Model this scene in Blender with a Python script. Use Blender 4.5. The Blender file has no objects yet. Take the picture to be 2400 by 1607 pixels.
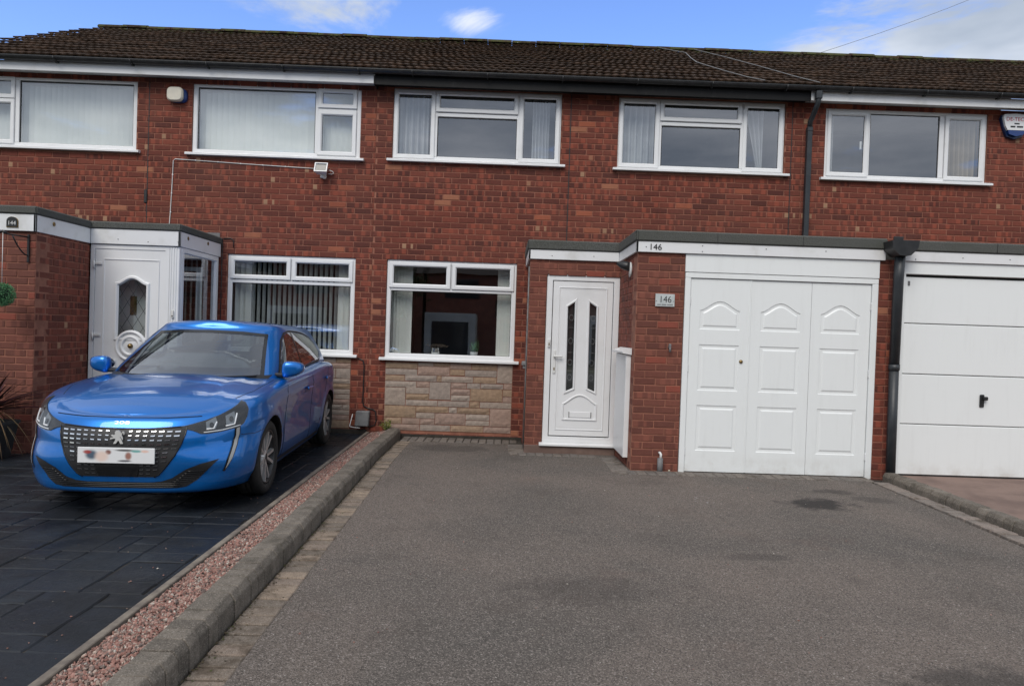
import bpy, bmesh, math, random
import numpy as np
from mathutils import Vector, Matrix
from mathutils.bvhtree import BVHTree
from mathutils.geometry import tessellate_polygon
R = math.radians
random.seed(7); rng = np.random.default_rng(7)
scn = bpy.context.scene
COL = scn.collection

# ---------------------------------------------------------------- camera
CAMP = Vector((0.0, -9.41, 1.5))
YAW, PITCH, ROLL = .01263, -.01543, .03428
fw = Vector((math.sin(YAW)*math.cos(PITCH), math.cos(YAW)*math.cos(PITCH), math.sin(PITCH)))
r0 = Vector((math.cos(YAW), -math.sin(YAW), 0)); u0 = r0.cross(fw)
cr = r0*math.cos(ROLL) + u0*math.sin(ROLL); cu = u0*math.cos(ROLL) - r0*math.sin(ROLL)
cam = bpy.data.cameras.new('camera'); camo = bpy.data.objects.new('camera', cam); COL.objects.link(camo)
camo.matrix_world = Matrix(((cr.x, cu.x, -fw.x, CAMP.x), (cr.y, cu.y, -fw.y, CAMP.y), (cr.z, cu.z, -fw.z, CAMP.z), (0, 0, 0, 1)))
cam.sensor_width = 36; cam.lens = 1630.4/2400*36; cam.clip_start = .05; cam.clip_end = 2000
scn.camera = camo
def pix(P):
    v = Vector(P)-CAMP; d = v.dot(fw)
    return 1200+1630.4*v.dot(cr)/d, 803.5-1630.4*v.dot(cu)/d, d

# ---------------------------------------------------------------- world, sun, exposure
SUN_AZ, SUN_EL = R(200), R(46)          # azimuth from +y clockwise: behind the camera, slightly left
world = bpy.data.worlds.new('World'); scn.world = world; world.use_nodes = True
scn.view_settings.view_transform = 'Standard'; scn.view_settings.look = 'None'
scn.view_settings.gamma = 1; scn.view_settings.use_curve_mapping = False
scn.view_settings.exposure = 0.61

class NT:
    def __init__(s, nt): s.nt = nt
    def n(s, t, ins=None, **pr):
        nd = s.nt.nodes.new(t)
        for k, v in pr.items(): setattr(nd, k, v)
        if ins:
            for k, v in ins.items(): s.set(nd.inputs[k], v)
        return nd
    def set(s, sock, v):
        if isinstance(v, bpy.types.NodeSocket): s.nt.links.new(v, sock)
        elif isinstance(v, bpy.types.Node): s.nt.links.new(v.outputs[0], sock)
        else: sock.default_value = v
    def math(s, op, a, b=0.0, clamp=False):
        nd = s.nt.nodes.new('ShaderNodeMath'); nd.operation = op; nd.use_clamp = clamp
        s.set(nd.inputs[0], a); s.set(nd.inputs[1], b); return nd.outputs[0]
    def vmath(s, op, a, b=(0, 0, 0)):
        nd = s.nt.nodes.new('ShaderNodeVectorMath'); nd.operation = op
        s.set(nd.inputs[0], a); s.set(nd.inputs[1], b)
        return nd.outputs['Value'] if op in ('LENGTH', 'DISTANCE', 'DOT_PRODUCT') else nd.outputs[0]
    def smooth(s, v, lo, hi, a=0.0, b=1.0):
        nd = s.nt.nodes.new('ShaderNodeMapRange'); nd.interpolation_type = 'SMOOTHSTEP'
        s.set(nd.inputs[0], v)
        for i, x in enumerate((lo, hi, a, b)): nd.inputs[i+1].default_value = x
        return nd.outputs[0]
    def mix(s, f, a, b, mode='MIX'):
        nd = s.nt.nodes.new('ShaderNodeMix'); nd.data_type = 'RGBA'; nd.blend_type = mode
        s.set(nd.inputs[0], f)
        for k, v in ((6, a), (7, b)):
            if isinstance(v, tuple): v = (*v, 1) if len(v) == 3 else v
            s.set(nd.inputs[k], v)
        return nd.outputs[2]
    def noise(s, vec, scale, detail=3, rough=.55, dist=0.0, w=None):
        nd = s.nt.nodes.new('ShaderNodeTexNoise')
        if w is not None:
            nd.noise_dimensions = '4D'; s.set(nd.inputs['W'], w)
        s.set(nd.inputs['Vector'], vec); nd.inputs['Scale'].default_value = scale
        nd.inputs['Detail'].default_value = detail; nd.inputs['Roughness'].default_value = rough
        nd.inputs['Distortion'].default_value = dist
        return nd.outputs['Fac']
    def voro(s, vec, scale, feature='F1', out='Distance'):
        nd = s.nt.nodes.new('ShaderNodeTexVoronoi'); nd.feature = feature
        s.set(nd.inputs['Vector'], vec); nd.inputs['Scale'].default_value = scale
        return nd.outputs[out]
    def bump(s, h, strength=.3, dist=.01):
        nd = s.nt.nodes.new('ShaderNodeBump'); s.set(nd.inputs['Height'], h)
        nd.inputs['Strength'].default_value = strength; nd.inputs['Distance'].default_value = dist
        return nd.outputs[0]
    def sep(s, v):
        nd = s.nt.nodes.new('ShaderNodeSeparateXYZ'); s.set(nd.inputs[0], v); return nd.outputs
    def xyz(s, x, y, z):
        nd = s.nt.nodes.new('ShaderNodeCombineXYZ')
        for i, v in enumerate((x, y, z)): s.set(nd.inputs[i], v)
        return nd.outputs[0]

def make_world():
    w = NT(world.node_tree); world.node_tree.nodes.clear()
    sky = w.n('ShaderNodeTexSky', sky_type='NISHITA', sun_disc=False, sun_elevation=SUN_EL, sun_rotation=SUN_AZ,
              altitude=0, air_density=1.0, dust_density=0.25, ozone_density=3.0)
    d = w.n('ShaderNodeTexCoord').outputs['Generated']
    x, y, z = w.sep(d)
    zz = w.math('MAXIMUM', z, .04)
    p = w.xyz(w.math('DIVIDE', x, zz), w.math('DIVIDE', y, zz), 0.0)     # cloud layer seen from below
    sat = w.n('ShaderNodeHueSaturation', {'Hue': .514, 'Saturation': 1.14, 'Value': 1.42, 'Color': sky.outputs[0]})
    n1 = w.noise(p, 1.3, 8, .62, .5)
    n2 = w.noise(p, .35, 4, .5)
    n = w.math('ADD', w.math('MULTIPLY', w.math('SUBTRACT', n1, .5), 2.3), w.math('MULTIPLY', n2, 1.0))
    bias = .50
    # cumulus banks low over the roof, and clearer air between them
    def blob(cx, cy, rx, ry, a):
        q = w.xyz(w.math('DIVIDE', w.math('SUBTRACT', w.math('DIVIDE', x, y), cx), rx), w.math('DIVIDE', w.math('SUBTRACT', w.math('DIVIDE', z, y), cy), ry), 0.0)
        l = w.vmath('LENGTH', q)
        return w.math('MULTIPLY', w.math('MULTIPLY', w.smooth(l, .0, 1.0, 1.0, 0.0), a), w.math('GREATER_THAN', y, 0.0))
    bs = [blob(-.27, .465, .34, .10, .62), blob(-.065, .437, .10, .045, .50), blob(.88, .43, .80, .26, .52), blob(.44, .40, .10, .05, .36),
          blob(-.45, .40, .9, .42, -.98), blob(.40, .40, .9, .42, -.98)]
    t = n
    for b in bs: t = w.math('ADD', t, b)
    c = w.smooth(w.math('ADD', t, bias), .36, .78)
    shade = w.smooth(w.noise(p, .8, 5, .55), .25, .8, .0, 1.0)
    ccol = w.mix(shade, (2.3, 2.65, 3.1), (6.4, 6.6, 6.9))
    col = w.mix(w.math('MULTIPLY', c, .93), sat.outputs[0], ccol)
    bg = w.n('ShaderNodeBackground', {'Color': col, 'Strength': .12})
    out = w.n('ShaderNodeOutputWorld', {'Surface': bg.outputs[0]})
make_world()
sl = bpy.data.lights.new('sun', 'SUN'); sl.energy = 1.5; sl.angle = R(34); sl.color = (1, .94, .86)
so = bpy.data.objects.new('sun', sl); COL.objects.link(so)
sd = Vector((math.sin(SUN_AZ)*math.cos(SUN_EL), math.cos(SUN_AZ)*math.cos(SUN_EL), math.sin(SUN_EL)))
so.rotation_euler = sd.to_track_quat('Z', 'Y').to_euler(); so.location = sd*60

# ---------------------------------------------------------------- ground heights
def gz(y):                       # tarmac drive: falls gently to the house wall
    return .035-.026*y if y > -2.1 else .0896
def dz(y):                       # neighbour's printed-concrete drive
    return .07-.004*(y+3)

# ---------------------------------------------------------------- mesh builder
class MB:
    def __init__(s): s.v = []; s.f = []; s.mi = []; s.t = []; s.uv = []; s.sm = []
    def face(s, pts, mi=0, tint=None, uv=None, smooth=False):
        b = len(s.v); s.v += [tuple(p) for p in pts]; s.f.append(tuple(range(b, b+len(pts))))
        s.mi.append(mi); s.t.append(tint); s.uv.append(uv); s.sm.append(smooth)
    def mesh(s, verts, faces, mi=0, tint=None, smooth=False):
        b = len(s.v); s.v += [tuple(p) for p in verts]
        for f in faces:
            s.f.append(tuple(b+i for i in f)); s.mi.append(mi); s.t.append(tint); s.uv.append(None); s.sm.append(smooth)
    def box(s, x0, x1, y0, y1, z0, z1, c=0.0, mi=0, tint=None, T=None):
        if c <= 0:
            P = [(x, y, z) for x in (x0, x1) for y in (y0, y1) for z in (z0, z1)]
            F = [(0, 1, 3, 2), (4, 6, 7, 5), (0, 4, 5, 1), (2, 3, 7, 6), (0, 2, 6, 4), (1, 5, 7, 3)]
        else:
            c = min(c, (x1-x0)*.45, (y1-y0)*.45, (z1-z0)*.45)
            P = []; idx = {}
            for i, sx in enumerate((0, 1)):
                for j, sy in enumerate((0, 1)):
                    for k, sz in enumerate((0, 1)):
                        X = (x0, x1)[sx]; Y = (y0, y1)[sy]; Z = (z0, z1)[sz]
                        xi = X+(c if sx == 0 else -c); yi = Y+(c if sy == 0 else -c); zi = Z+(c if sz == 0 else -c)
                        idx[(sx, sy, sz)] = len(P); P += [(X, yi, zi), (xi, Y, zi), (xi, yi, Z)]
            I = lambda a, b, cc, ax: idx[(a, b, cc)]+ax
            F = [(I(0,0,0,0), I(0,0,1,0), I(0,1,1,0), I(0,1,0,0)), (I(1,0,0,0), I(1,1,0,0), I(1,1,1,0), I(1,0,1,0)),
                 (I(0,0,0,1), I(1,0,0,1), I(1,0,1,1), I(0,0,1,1)), (I(0,1,0,1), I(0,1,1,1), I(1,1,1,1), I(1,1,0,1)),
                 (I(0,0,0,2), I(0,1,0,2), I(1,1,0,2), I(1,0,0,2)), (I(0,0,1,2), I(1,0,1,2), I(1,1,1,2), I(0,1,1,2))]
            for a in (0, 1):
                for b in (0, 1):
                    F += [(I(a,b,0,0), I(a,b,1,0), I(a,b,1,1), I(a,b,0,1)), (I(a,0,b,0), I(a,1,b,0), I(a,1,b,2), I(a,0,b,2)), (I(0,a,b,1), I(1,a,b,1), I(1,a,b,2), I(0,a,b,2))]
            for k, v in idx.items(): F.append((v, v+1, v+2))
        if T: P = [T(*p) for p in P]
        s.mesh(P, F, mi, tint)
    def tube(s, pts, r, n=8, mi=0, tint=None, cap=True):
        pts = [Vector(p) for p in pts]; rr = r if isinstance(r, (list, tuple)) else [r]*len(pts)
        V = []; F = []; up = None
        for i, p in enumerate(pts):
            d = (pts[min(i+1, len(pts)-1)]-pts[max(i-1, 0)]).normalized()
            if up is None: up = d.orthogonal().normalized()
            up = (up-d*up.dot(d))
            up = up.normalized() if up.length > 1e-6 else d.orthogonal().normalized()
            w = d.cross(up)
            for k in range(n):
                a = 2*math.pi*k/n; V.append(p+(up*math.cos(a)+w*math.sin(a))*rr[i])
        for i in range(len(pts)-1):
            for k in range(n):
                a = i*n+k; b = i*n+(k+1) % n; F.append((a, b, b+n, a+n))
        if cap: F += [tuple(range(n))[::-1], tuple(range((len(pts)-1)*n, len(pts)*n))]
        s.mesh(V, F, mi, tint, True)
    def lathe(s, prof, n=24, T=None, mi=0, smooth=True, tint=None):   # prof: (r, h) around local z
        V = []; F = []
        for r, h in prof:
            for k in range(n):
                a = 2*math.pi*k/n; V.append((r*math.cos(a), r*math.sin(a), h))
        for i in range(len(prof)-1):
            for k in range(n):
                a = i*n+k; b = i*n+(k+1) % n; F.append((a, b, b+n, a+n))
        if T: V = [T(*p) for p in V]
        s.mesh(V, F, mi, tint, smooth)
    def prism(s, poly, T, d, mi=0, tint=None):       # poly 2D (u,v); T(u,v,w)->xyz; extruded w 0..d
        n = len(poly); V = [T(u, v, 0) for u, v in poly]+[T(u, v, d) for u, v in poly]
        tri = tessellate_polygon([[Vector((u, v, 0)) for u, v in poly]])
        F = [tuple(t) for t in tri]+[tuple(i+n for i in t[::-1]) for t in tri]+[(i, (i+1) % n, (i+1) % n+n, i+n) for i in range(n)]
        s.mesh(V, F, mi, tint)
    def data(s, name):
        me = bpy.data.meshes.new(name); me.from_pydata(s.v, [], s.f)
        me.polygons.foreach_set('material_index', s.mi)
        me.polygons.foreach_set('use_smooth', s.sm)
        if any(t is not None for t in s.t):
            at = me.attributes.new('tint', 'FLOAT_COLOR', 'FACE')
            at.data.foreach_set('color', np.array([(0, 0, 0, 1) if t is None else (*t, 1) for t in s.t], 'f').ravel())
        if any(u is not None for u in s.uv):
            ul = me.uv_layers.new(name='uv'); a = []
            for f, u in zip(s.f, s.uv):
                a += [c for q in (u or [(0, 0)]*len(f)) for c in q]
            ul.data.foreach_set('uv', a)
        me.update()
        return me

ORG = {}
def link(name, data, parent=None, loc=None):
    o = bpy.data.objects.new(name, data); COL.objects.link(o)
    if parent is not None: o.parent = parent
    if loc is not None: o.location = loc
    return o
def thing(name, loc, label, cat, group=None, rz=0):
    o = link(name, None, None, loc); o.rotation_euler = (0, 0, rz); o.empty_display_size = .1
    o['label'] = label; o['category'] = cat
    if group: o['group'] = group
    ORG[o.name] = Vector(loc); return o
def org(o):
    while o.parent: o = o.parent
    return ORG.get(o.name, Vector((0, 0, 0)))
def fixn(me):
    bm = bmesh.new(); bm.from_mesh(me); bmesh.ops.recalc_face_normals(bm, faces=bm.faces); bm.to_mesh(me); bm.free()
def part(name, mb, mats, parent=None, kind=None, label=None, cat=None, group=None, fix=True, local=False):
    """mesh given in world coordinates -> child of parent (or a one-mesh top-level object)"""
    me = mb.data(name) if isinstance(mb, MB) else mb
    if fix: fixn(me)
    for m in (mats if isinstance(mats, (list, tuple)) else [mats]): me.materials.append(m)
    if parent is not None:
        if not local: me.transform(Matrix.Translation(-org(parent)))
        o = link(name, me, parent)
    else:
        if not local and len(me.vertices):
            co = np.empty(len(me.vertices)*3, 'f'); me.vertices.foreach_get('co', co); co = co.reshape(-1, 3)
            c = Vector(((co[:, 0].min()+co[:, 0].max())/2, (co[:, 1].min()+co[:, 1].max())/2, co[:, 2].min()))
            me.transform(Matrix.Translation(-c)); o = link(name, me, None, c); ORG[o.name] = c
        else: o = link(name, me)
    if kind: o['kind'] = kind
    if label: o['label'] = label
    if cat: o['category'] = cat
    if group: o['group'] = group
    return o
def text_mb(mb, txt, size, T, ext=.002, mi=0, font_scale_x=1.0, center=True):
    cu = bpy.data.curves.new('t', 'FONT'); cu.body = txt; cu.size = size; cu.extrude = ext; cu.resolution_u = 3
    if center: cu.align_x = 'CENTER'
    ob = bpy.data.objects.new('t', cu); COL.objects.link(ob); bpy.context.view_layer.update()
    me = bpy.data.meshes.new_from_object(ob.evaluated_get(bpy.context.evaluated_depsgraph_get()))
    mb.mesh([T(v.co.x*font_scale_x, v.co.y, v.co.z) for v in me.vertices], [tuple(p.vertices) for p in me.polygons], mi)
    bpy.data.objects.remove(ob); bpy.data.curves.remove(cu); bpy.data.meshes.remove(me)

# ---------------------------------------------------------------- materials
def mat(name, col=(.5, .5, .5), rough=.5, metal=0.0, **kw):
    m = bpy.data.materials.new(name); m.use_nodes = True; t = NT(m.node_tree)
    b = m.node_tree.nodes['Principled BSDF']
    b.inputs['Base Color'].default_value = (*col, 1); b.inputs['Roughness'].default_value = rough; b.inputs['Metallic'].default_value = metal
    for k, v in kw.items(): b.inputs[k].default_value = v
    m.diffuse_color = (*col, 1)
    return m, t, b
def pos(t): return t.n('ShaderNodeNewGeometry').outputs['Position']
def simple(name, c1, c2, scale, rough=.6, bs=None, bd=.003, bstr=.4, metal=0.0, detail=4, lo=.35, hi=.65, coord='pos', **kw):
    m, t, b = mat(name, c1, rough, metal, **kw)
    p = pos(t) if coord == 'pos' else t.n('ShaderNodeTexCoord').outputs['Object']
    f = t.smooth(t.noise(p, scale, detail, .6), lo, hi)
    t.set(b.inputs['Base Color'], t.mix(f, c1, c2))
    if bs: t.set(b.inputs['Normal'], t.bump(t.noise(p, bs, 3, .6), bstr, bd))
    return m
MT = {}
def brick_material(name, dark, mid, hot, tan, haze=0.0):
    m, t, b = mat(name, mid, .88)
    at = t.n('ShaderNodeAttribute', attribute_name='tint'); r, g, s = t.sep(at.outputs['Color'])
    u, v, _ = t.sep(t.n('ShaderNodeUVMap', uv_map='uv').outputs[0])
    p = pos(t)
    # kiss marks: the brick burns dark, paler bands stay where its neighbours lay against it in the kiln
    band = t.smooth(t.math('ABSOLUTE', t.math('SUBTRACT', u, g)), .09, .17, 1.0, 0.0)
    band2 = t.smooth(t.math('ABSOLUTE', t.math('SUBTRACT', u, t.math('ADD', g, .48))), .05, .1, 1.0, 0.0)
    bn = t.math('MAXIMUM', band, band2)
    bn = t.math('MULTIPLY', bn, t.math('GREATER_THAN', t.math('FRACT', t.math('MULTIPLY', s, 7.31)), .45))
    f = t.math('ADD', t.math('ADD', r, t.math('MULTIPLY', bn, .65)), t.math('MULTIPLY', t.math('SUBTRACT', t.noise(p, 26, 4, .65), .5), .7), True)
    c = t.mix(f, dark, mid)
    c = t.mix(t.math('MULTIPLY', t.smooth(s, .95, .972), t.math('ADD', .35, t.math('MULTIPLY', t.noise(p, 14, 3, .6), .75), True)), c, hot)
    c = t.mix(t.math('MULTIPLY', t.smooth(s, .985, .987), t.math('ADD', bn, .35, True)), c, tan)
    c = t.mix(t.math('MULTIPLY', t.math('MULTIPLY', t.smooth(s, .935, .945), t.math('LESS_THAN', s, .955)), t.smooth(bn, .3, .9)), c, tan)
    stain = t.smooth(t.noise(p, .9, 5, .6), .4, .75)
    c = t.mix(t.math('MULTIPLY', stain, .28), c, (.12, .055, .04))
    sp = t.smooth(t.noise(p, 55, 2, .5), .70, .76)
    c = t.mix(t.math('MULTIPLY', sp, .35), c, (.35, .25, .2))
    t.set(b.inputs['Base Color'], c)
    h = t.math('ADD', t.noise(p, 70, 4, .7), t.math('MULTIPLY', t.noise(p, 240, 2, .5), .4))
    t.set(b.inputs['Normal'], t.bump(h, .55, .004))
    return m
MT['brick'] = brick_material('red_multi_brick', (.072, .0155, .0100), (.230, .053, .029), (.34, .095, .045), (.30, .17, .10))
MT['brick_b'] = brick_material('brown_red_brick', (.105, .032, .022), (.20, .064, .042), (.25, .055, .034), (.22, .09, .06))
MT['mortar'] = simple('mortar', (.29, .122, .08), (.20, .08, .053), 6, .95, 120, .003, .5)
MT['upvc'] = simple('white_upvc', (.72, .73, .74), (.62, .63, .63), 2.2, .32, lo=.5, hi=.85)
MT['upvc_old'] = simple('aged_white_upvc', (.66, .66, .65), (.55, .54, .51), 1.6, .4, lo=.45, hi=.8)
def doorpaint():
    m, t, b = mat('white_door_paint', (.74, .76, .76), .38)
    p = pos(t); x, y, z = t.sep(p)
    low = t.math('MULTIPLY', t.smooth(z, .1, .34, 1, 0), t.smooth(t.noise(p, 5, 5, .65), .35, .75))   # splash dirt along the bottom
    st = t.smooth(t.noise(t.xyz(t.math('MULTIPLY', x, 9), y, t.math('MULTIPLY', z, .8)), 2, 4, .6), .5, .8)
    c = t.mix(t.math('MULTIPLY', st, .14), (.74, .765, .765), (.52, .53, .52))
    c = t.mix(t.math('MULTIPLY', low, .55), c, (.45, .42, .37))
    t.set(b.inputs['Base Color'], c); t.set(b.inputs['Normal'], t.bump(t.noise(p, 14, 3, .5), .06, .01))
    return m
MT['doorpaint'] = doorpaint()
MT['fascia'] = simple('white_fascia_board', (.70, .71, .72), (.55, .55, .53), 3.5, .42, lo=.5, hi=.85)
MT['soffit'] = simple('white_soffit', (.6, .61, .62), (.48, .48, .48), 4, .5)
def glass(name, tint=(.93, .96, .95), base=.1, k=1.3, rough=0.0):
    m, t, b = mat(name); nt = m.node_tree; nt.nodes.remove(b)
    tr = t.n('ShaderNodeBsdfTransparent', {'Color': (*tint, 1)}); gl = t.n('ShaderNodeBsdfGlossy', {'Color': (.96, .97, 1, 1), 'Roughness': rough})
    bf = t.n('ShaderNodeNewGeometry').outputs['Backfacing']                 # a thin pane: same reflectance from both sides
    ior = t.math('ADD', 1.5, t.math('MULTIPLY', bf, 1/1.5-1.5))
    f = t.math('ADD', t.math('MULTIPLY', t.n('ShaderNodeFresnel', {'IOR': ior}).outputs[0], k), base, True)
    x = t.n('ShaderNodeMixShader', {0: f, 1: tr.outputs[0], 2: gl.outputs[0]})
    t.set(nt.nodes['Material Output'].inputs[0], x.outputs[0]); return m
MT['glass'] = glass('window_glass', base=.14)
MT['carglass'] = glass('car_glass', (.30, .34, .34), .06, 1.5)
MT['screen'] = glass('windscreen_glass', (.62, .67, .67), .07, 1.7)
MT['lamp_lens'] = glass('clear_lens', (.9, .92, .93), .0, .8)
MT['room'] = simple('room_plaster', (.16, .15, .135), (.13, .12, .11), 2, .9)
MT['curtain'] = simple('voile_curtain', (.46, .47, .49), (.36, .37, .40), 3, .9)
MT['curtain_tan'] = simple('tan_curtain', (.30, .24, .17), (.22, .18, .13), 3, .9)
MT['blind'] = simple('blind_fabric', (.80, .81, .78), (.72, .74, .72), 2, .85)
MT['leadgrey'] = simple('lead_flashing', (.13, .13, .135), (.2, .2, .2), 8, .7)
MT['rubber'] = mat('black_gasket', (.015, .015, .016), .6)[0]
MT['blackplastic'] = simple('black_pvc', (.011, .012, .013), (.022, .022, .023), 9, .42)
MT['pipegrey'] = simple('slate_grey_pipe', (.018, .022, .027), (.028, .032, .036), 7, .45)
def blackboard_mat():
    m, t, b = mat('black_fascia_paint', (.007, .007, .0075), .6, **{'Specular IOR Level': .25})
    p = pos(t); x, y, z = t.sep(p)
    s = t.smooth(t.noise(t.xyz(t.math('MULTIPLY', x, 7), y, t.math('MULTIPLY', z, 2.0)), 3, 5, .7), .56, .74)   # flaking, washed-out streaks
    t.set(b.inputs['Base Color'], t.mix(t.math('MULTIPLY', s, .35), (.007, .007, .0075), (.06, .057, .054))); return m
MT['blackboard'] = blackboard_mat()
def felt():
    m, t, b = mat('mineral_felt', (.06, .062, .058), .95); p = pos(t)
    c = t.mix(t.smooth(t.noise(p, 160, 2, .5), .35, .7), (.045, .047, .043), (.115, .118, .11))
    c = t.mix(t.math('MULTIPLY', t.smooth(t.noise(p, 2.5, 5, .6), .45, .7), .45), c, (.05, .055, .042))
    t.set(b.inputs['Base Color'], c); t.set(b.inputs['Normal'], t.bump(t.noise(p, 220, 2, .5), .5, .003)); return m
MT['felt'] = felt()
def tile_mat():
    m, t, b = mat('weathered_roof_tile', (.05, .033, .026), .95, **{'Specular IOR Level': .15}); p = pos(t)
    at = t.n('ShaderNodeAttribute', attribute_name='tint'); r, g, s = t.sep(at.outputs['Color'])
    c = t.mix(r, (.022, .0125, .0080), (.064, .036, .0215))
    c = t.mix(t.smooth(t.noise(p, 9, 5, .7), .35, .7), c, (.036, .025, .018))
    c = t.mix(t.math('MULTIPLY', t.smooth(t.noise(p, 30, 3, .6), .60, .72), .5), c, (.085, .066, .048))       # lichen crust
    x, y, z = t.sep(p)
    ms = t.math('ADD', t.math('MULTIPLY', t.smooth(z, 6.35, 6.9), .26), t.noise(p, 7, 5, .65))
    c = t.mix(t.math('MULTIPLY', t.smooth(ms, .68, .78), .7), c, (.07, .08, .03))                        # moss, thickest on the ridge
    wh = t.smooth(t.voro(p, 5.5), .035, .055, 1, 0)
    c = t.mix(t.math('MULTIPLY', wh, .55), c, (.36, .35, .32))
    t.set(b.inputs['Base Color'], c)
    t.set(b.inputs['Normal'], t.bump(t.math('ADD', t.noise(p, 40, 4, .7), t.math('MULTIPLY', ms, .5)), .6, .008)); return m
MT['tile'] = tile_mat()
def stone_mat():
    m, t, b = mat('split_face_stone', (.3, .24, .18), .9); p = pos(t)
    at = t.n('ShaderNodeAttribute', attribute_name='tint')
    n = t.noise(p, 22, 5, .7)
    c = t.mix(t.smooth(n, .3, .75), t.mix(.3, at.outputs['Color'], (0, 0, 0)), at.outputs['Color'])
    c = t.mix(t.smooth(t.noise(p, 2.2, 4, .6), .55, .8, 0, .4), c, (.12, .10, .08))
    t.set(b.inputs['Base Color'], c)
    t.set(b.inputs['Normal'], t.bump(t.math('ADD', n, t.math('MULTIPLY', t.noise(p, 60, 3, .6, .6), .5)), .5, .008)); return m
MT['stone'] = stone_mat()
def tint_mat(name, rough, ns, amt, bs=60, bd=.004, bst=.5, dirt=None, spec=.3, speck=0):
    m, t, b = mat(name, (.2, .2, .2), rough); p = pos(t); b.inputs['Specular IOR Level'].default_value = spec
    at = t.n('ShaderNodeAttribute', attribute_name='tint')
    c = t.mix(t.math('MULTIPLY', t.smooth(t.noise(p, ns, 5, .65), .3, .75), amt), at.outputs['Color'], t.mix(.6, at.outputs['Color'], (.0, .0, .0)))
    if speck:
        sr, sg, sb = t.sep(t.voro(p, speck, 'F1', 'Color'))
        c = t.mix(t.smooth(sr, .72, .95, 0, .28), c, (.42, .38, .33)); c = t.mix(t.smooth(sg, .68, .95, 0, .38), c, (.03, .026, .022))
    if dirt: c = t.mix(t.math('MULTIPLY', t.smooth(t.noise(p, dirt[1], 5, .65), dirt[2], dirt[2]+.2), dirt[3]), c, dirt[0])
    t.set(b.inputs['Base Color'], c); t.set(b.inputs['Normal'], t.bump(t.noise(p, bs, 4, .65), bst, bd)); return m
MT['kerb'] = tint_mat('kerb_concrete', .92, 14, .6, 90, .004, .6, ((.055, .048, .035), 6, .52, .65), speck=230)
MT['paver'] = tint_mat('block_paver', .92, 20, .5, 110, .003, .6, ((.06, .044, .030), 7, .50, .75), speck=260)
MT['gravel'] = tint_mat('gravel_stone', .8, 60, .4, 150, .001, .3)
def printed():
    m, t, b = mat('printed_concrete', (.03, .033, .04), .5, **{'Specular IOR Level': .28}); p = pos(t)
    at = t.n('ShaderNodeAttribute', attribute_name='tint')
    n = t.noise(p, 1.1, 6, .65, .4)
    c = t.mix(t.smooth(n, .35, .7), at.outputs['Color'], (.008, .009, .011))
    c = t.mix(t.math('MULTIPLY', t.smooth(t.noise(p, 3.3, 5, .7), .55, .75), .5), c, (.030, .040, .052))
    c = t.mix(t.math('MULTIPLY', t.smooth(t.noise(p, 60, 2, .5), .72, .78), .3), c, (.09, .09, .09))
    t.set(b.inputs['Base Color'], c)
    t.set(b.inputs['Roughness'], t.smooth(t.noise(p, 5, 4, .6), .3, .7, .36, .62))
    t.set(b.inputs['Normal'], t.bump(t.math('ADD', t.noise(p, 12, 5, .65), t.math('MULTIPLY', t.noise(p, 45, 3, .6), .4)), .45, .012)); return m
MT['printed'] = printed()
def tarmac():
    m, t, b = mat('tarmac', (.12, .11, .10), .93); p = pos(t); b.inputs['Specular IOR Level'].default_value = .25
    x, y, z = t.sep(p)
    big = t.noise(p, .55, 5, .6, .5)
    c = t.mix(t.smooth(big, .35, .68), (.158, .130, .112), (.100, .0895, .080))
    cell = t.voro(p, 180, 'F1', 'Color'); cr_, cg, cb = t.sep(cell)
    c = t.mix(t.smooth(cr_, .55, 1.0, 0, .7), c, (.30, .26, .235))            # aggregate
    c = t.mix(t.smooth(cg, .5, 1.0, 0, .72), c, (.034, .030, .027))
    c = t.mix(t.smooth(t.math('MULTIPLY', cb, cr_), .88, .93, 0, .7), c, (.42, .39, .36))
    c = t.mix(t.math('MULTIPLY', t.smooth(t.noise(p, 2.3, 5, .65), .52, .75), .4), c, (.075, .062, .053))
    # oil stains where a car stands, and one nearer the road
    for (ox, oy, rx, ry, a) in ((2.80, -3.37, .40, .26, .9), (3.2, -2.85, .2, .12, .55), (3.4, -3.15, .25, .12, .35), (2.05, -6.55, .45, .22, .6), (1.72, -4.9, .35, .1, .35), (.5, -5.6, .5, .25, .3), (-.6, -.95, .6, .4, .4)):
        dd = t.vmath('LENGTH', t.xyz(t.math('DIVIDE', t.math('SUBTRACT', x, ox), rx), t.math('DIVIDE', t.math('SUBTRACT', y, oy), ry), 0.0))
        dd = t.math('ADD', dd, t.math('MULTIPLY', t.math('SUBTRACT', t.noise(p, 5, 6, .7), .5), 2.2))
        c = t.mix(t.smooth(dd, .45, 1.0, a, 0), c, (.032, .029, .028))
    # a rusty-brown wash along the edges
    c = t.mix(t.smooth(t.noise(p, 1.4, 5, .6), .58, .78, 0, .3), c, (.16, .105, .085))
    # old paint spill
    dd = t.vmath('LENGTH', t.xyz(t.math('DIVIDE', t.math('SUBTRACT', x, 1.8), .10), t.math('DIVIDE', t.math('SUBTRACT', y, -3.35), .28), 0.0))
    c = t.mix(t.math('MULTIPLY', t.smooth(dd, .5, 1.0, 1, 0), t.smooth(t.noise(p, 24, 4, .7), .60, .66)), c, (.40, .39, .38))
    t.set(b.inputs['Base Color'], c)
    h = t.math('ADD', t.math('MULTIPLY', t.voro(p, 180), 1.0), t.math('MULTIPLY', t.noise(p, 330, 2, .5), .35))
    t.set(b.inputs['Normal'], t.bump(h, .8, .006)); return m
MT['tarmac'] = tarmac()
MT['joint'] = simple('joint_dirt', (.045, .036, .028), (.025, .022, .018), 8, .95)
MT['concrete'] = simple('stained_concrete', (.20, .135, .11), (.13, .085, .07), 2.5, .9, 60, .004, .5)
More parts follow.
